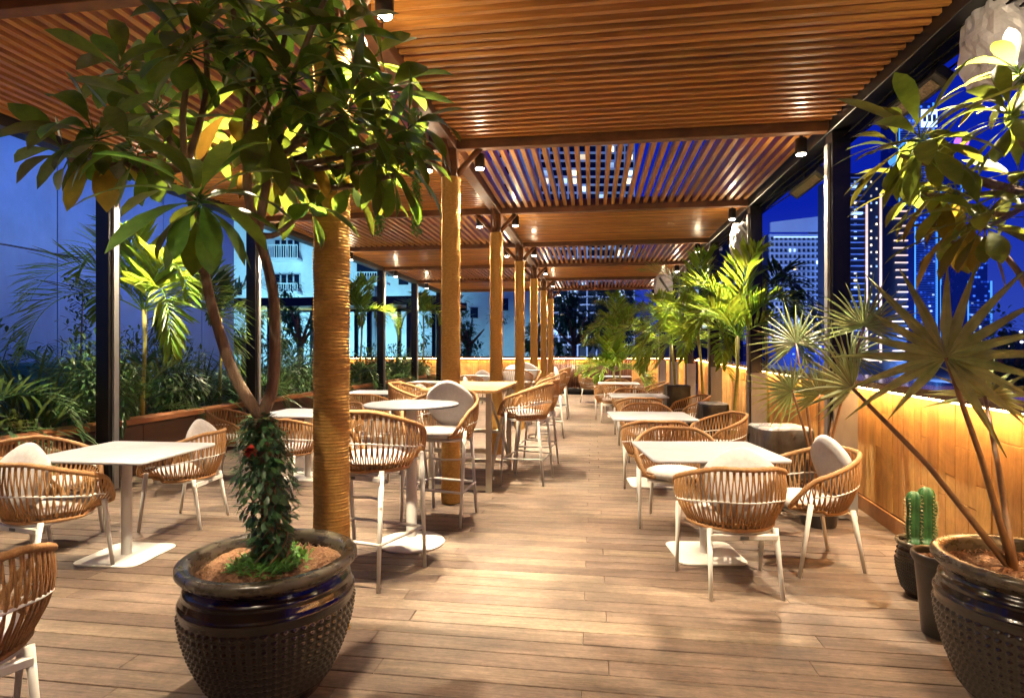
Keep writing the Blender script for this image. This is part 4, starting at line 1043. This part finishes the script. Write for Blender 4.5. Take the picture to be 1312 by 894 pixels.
# blue tower
def blue_tower(px0, px1, ytop, t_, label, nstep=3):
    c = (px0 + px1) / 2; D = frame_obj('skyscraper', label, c, t_)
    w_ = (px1 - px0) / 2
    for k in range(nstep):
        f = 1 - .22 * k; zt = pxz(ytop + (nstep - 1 - k) * 26, t_); z0 = 0 if k == 0 else pxz(ytop + (nstep - k) * 26, t_)
        bx(D, 'wall', M['blueface'], pxx(c - w_ * f, c, t_), pxx(c + w_ * f, c, t_), k * 1.2, 30 - k, z0, zt)
    bx(D, 'light_line', M['stripeblue'], pxx(px1 - 1.4, c, t_), pxx(px1 + .6, c, t_), -.7, -.1, 0, pxz(ytop + 26 * (nstep - 1), t_))
    bx(D, 'light_line', M['stripeblue'], pxx(px0 - .6, c, t_), pxx(px0 + .6, c, t_), -.7, -.1, 0, pxz(ytop + 26 * (nstep - 1), t_))
    rows = int((449 - ytop) / 6); st = MB(); n = 0
    for i in range(rows):
        y_ = ytop + 4 + i * 6; f = 1 - .22 * max(0, min(nstep - 1, int((ytop + nstep * 26 - y_) / 26)))
        for j in range(int((px1 - px0) / 5)):
            x = c - w_ * f + 1.5 + j * 5 * f
            if r.random() < .5: st.box(pxx(x, c, t_), pxx(x + 2.6, c, t_), -.5, -.08, pxz(y_ + 2.2, t_), pxz(y_, t_), c=r.random() * .85); n += 1
    if n: o = st.build('window', M['winblue'], D); o['kind'] = 'stuff'
    sb = MB()
    for i in range(int((449 - ytop - 26 * nstep) / 3)): sb.box(pxx(px0 + 1, c, t_), pxx(px1 - 1, c, t_), -1.2, -.6, pxz(ytop + 26 * nstep + i * 3.0 + 1, t_), pxz(ytop + 26 * nstep + i * 3.0, t_), c=.5)
    sb.build('floor_slabs', M['blueslab'], D)
    for k in range(14):
        i = r.randrange(rows); x = r.uniform(px0 + 2, px1 - 5); y_ = ytop + 26 * nstep + r.random() * (440 - ytop - 26 * nstep); bx(D, 'window', M['wincool'], pxx(x, c, t_), pxx(x + 2.6, c, t_), -1.5, -1.25, pxz(y_ + 2, t_), pxz(y_, t_))
M['blueface'] = mat('blue_curtain_wall', (.05, .10, .35), (.03, .06, .25), .25, (.05, .05, .05), 3)
blue_tower(1172, 1200, 268, 420, 'blue-edged skyscraper right of the dark lined tower', 1)
blue_tower(1205, 1232, 225, 520, 'taller blue skyscraper behind the plumeria branch', 1)
blue_tower(1240, 1270, 308, 480, 'stepped blue-lit skyscraper at the right', 3)
blue_tower(1152, 1196, 132, 600, 'tall skyscraper topped by a bright sign behind the leaves', 1)
p = at(1190, 152, 590); sgn = thing('rooftop_sign', 'bright white-blue square sign high on a skyscraper', 'sign', p, YAW)
bx(sgn, 'sign_face', M['signglow'], -8, 8, -1, 0, -9, 9); b = MB()
for k, (x0, x1) in enumerate(((-6.5, -3.5), (-1.8, 1.6), (3.2, 6.4))): b.box(x0, x1, -1.4, -1.05, -3.5, 3.5, c=.5)
b.build('sign_marks', M['blueface'], sgn)
for (px, py, m, lb) in ((1162, 188, 'stripeblue', 'blue'), (1146, 206, 'stripeblue', 'lower blue'), (1232, 182, 'purple', 'purple')):
    o = thing('facade_light', f'{lb} glowing facade light among the right tree leaves', 'light', at(px, py, 598 if px<1200 else 515), YAW)
    MB().lathe([(.1, -2), (5.5, -2), (6, 0), (5.5, 2), (.1, 2)], 16, Rm(R(90), 'X'), .5).build('lamp_face', M[m], o)
fill_spot(1210, 480, 240, 700000, (.15, .35, 1), at(1215, 330, 470), 10)
fill_spot(1120, 500, 170, 150000, (.25, .40, 1), at(1120, 340, 260), 6)
# mid distance dark tower behind the third post
t_ = 160; cpx = 915
D2 = frame_obj('residential_tower', 'dark tower with scattered lit windows behind the third right post', cpx, t_)
bx(D2, 'wall', M['darkrender'], pxx(876, cpx, t_), pxx(952, cpx, t_), 0, 20, 0, pxz(296, t_))
for i in range(12):
    for j in range(7):
        if r.random() < .4: bx(D2, 'window', M['wincool'] if r.random() < .7 else M['winwarm'], pxx(880 + j * 10, cpx, t_), pxx(885 + j * 10, cpx, t_), -.3, -.05, pxz(305 + i * 11 + 5, t_), pxz(305 + i * 11, t_))
for i in range(5): bx(D2, 'balcony', M['tower'], pxx(872, cpx, t_), pxx(896, cpx, t_), -2, -.06, pxz(318 + i * 13, t_), pxz(316 + i * 13, t_))
# low lit blocks and street lamps along the horizon on the right
for n, (x0, x1, yt, t2, m) in enumerate(((1240, 1320, 436, 500, 'darkrender'), (1180, 1245, 440, 380, 'darkrender'), (1300, 1400, 425, 650, 'blueface'), (812, 878, 432, 300, 'darkrender'), (980, 1060, 440, 210, 'blueface'))):
    c = (x0 + x1) / 2; lo = frame_obj('low_building', ['dark low block with lamps at the far right horizon', 'dark low block left of the far lamps', 'blue-tinted block at the right frame edge', 'low dark block left of the third right post', 'low blue block at the foot of the hotel tower'][n], c, t2)
    bx(lo, 'wall', M[m], pxx(x0, c, t2), pxx(x1, c, t2), 0, 20, 0, pxz(yt, t2))
    for k in range(9):
        x = r.uniform(x0 + 2, x1 - 4); yv = r.uniform(yt + 3, 458); bx(lo, 'window', M['winwarm'] if k % 2 else M['wincool'], pxx(x, c, t2), pxx(x + 2.2, c, t2), -.3, -.05, pxz(yv + 2, t2), pxz(yv, t2))
for k, px in enumerate((1243, 1257, 1264, 1271, 1278, 1290, 1309, 1308)):
    py = 438 if k < 7 else 425; p = at(px, py, 300); sl_ = thing('street_lamp', f'{ordn(k)} far street lamp from the left on the right horizon', 'street lamp', (p.x, p.y, -12), 0, 'street lamps on the right horizon')
    MB().tube([(0, 0, 0), (0, 0, p.z + 11.5)], .12, 6, c=.5).build('pole', M['blackpaint'], sl_)
    MB().lathe([(.05, -.7), (.6, -.4), (.75, 0), (.6, .4), (.05, .7)], 12, T(0, 0, p.z + 12), .5).build('lamp_head', M['streetglow'], sl_)
# dark trees behind the far counter and right
def far_tree(label, px, py, t_, rad, m='ivy', h=None, seed=1, n=1500):
    r = random.Random(seed); c = at(px, py, t_); t = thing('tree', label, 'tree', (0, 0, 0), 0, 'trees beyond the terrace'); b = MB(); tr = MB()
    tr.tube([(c.x, c.y, -12), (c.x, c.y, c.z - rad * .3)], [.25, .12], 7)
    for q in range(8):
        d = Vector((r.gauss(0, 1), r.gauss(0, 1), abs(r.gauss(0, .8)))).normalized(); tr.tube([(c.x, c.y, c.z - rad * .6), c + d * rad * .7], [.09, .03], 5)
    cl = [(Vector((r.gauss(0, .5), r.gauss(0, .5), r.gauss(0, .45))) * rad, r.uniform(.25, .5) * rad) for _ in range(14)]
    for k in range(n):
        o, rr = r.choice(cl); d = Vector((r.gauss(0, 1), r.gauss(0, 1), r.gauss(0, 1))).normalized() * rr * r.random() ** .4
        leaf_blade(b, c + o + d, d + Vector((0, 0, -.2 * rr)), Vector((0, 0, 1)), r.uniform(.12, .24) * rad, .085 * rad, .4, r.random(), .2, 2)
    b.build('crown', M[m], t); tr.build('trunk', M['bark'], t)
far_tree('dark leafy tree behind the second and third columns', 600, 425, 27, 1.2, 'palmdark', seed=2)
far_tree('dark tree behind the far counter, left one', 735, 415, 30, 1.9, 'ivy', seed=3, n=2200); far_tree('dark tree behind the far counter, right one', 790, 400, 32, 1.9, 'palmdark', seed=4, n=2200)
far_tree('dark spreading tree far right behind the fan palm', 1290, 470, 9, .55, 'ivy', seed=5)
far_tree('dark tree before the apartment block', 385, 420, 22, 1.2, 'ivy', seed=6); far_tree('reddish-lit tree beyond the left planter', 315, 440, 17, .6, 'palmdark', seed=7)
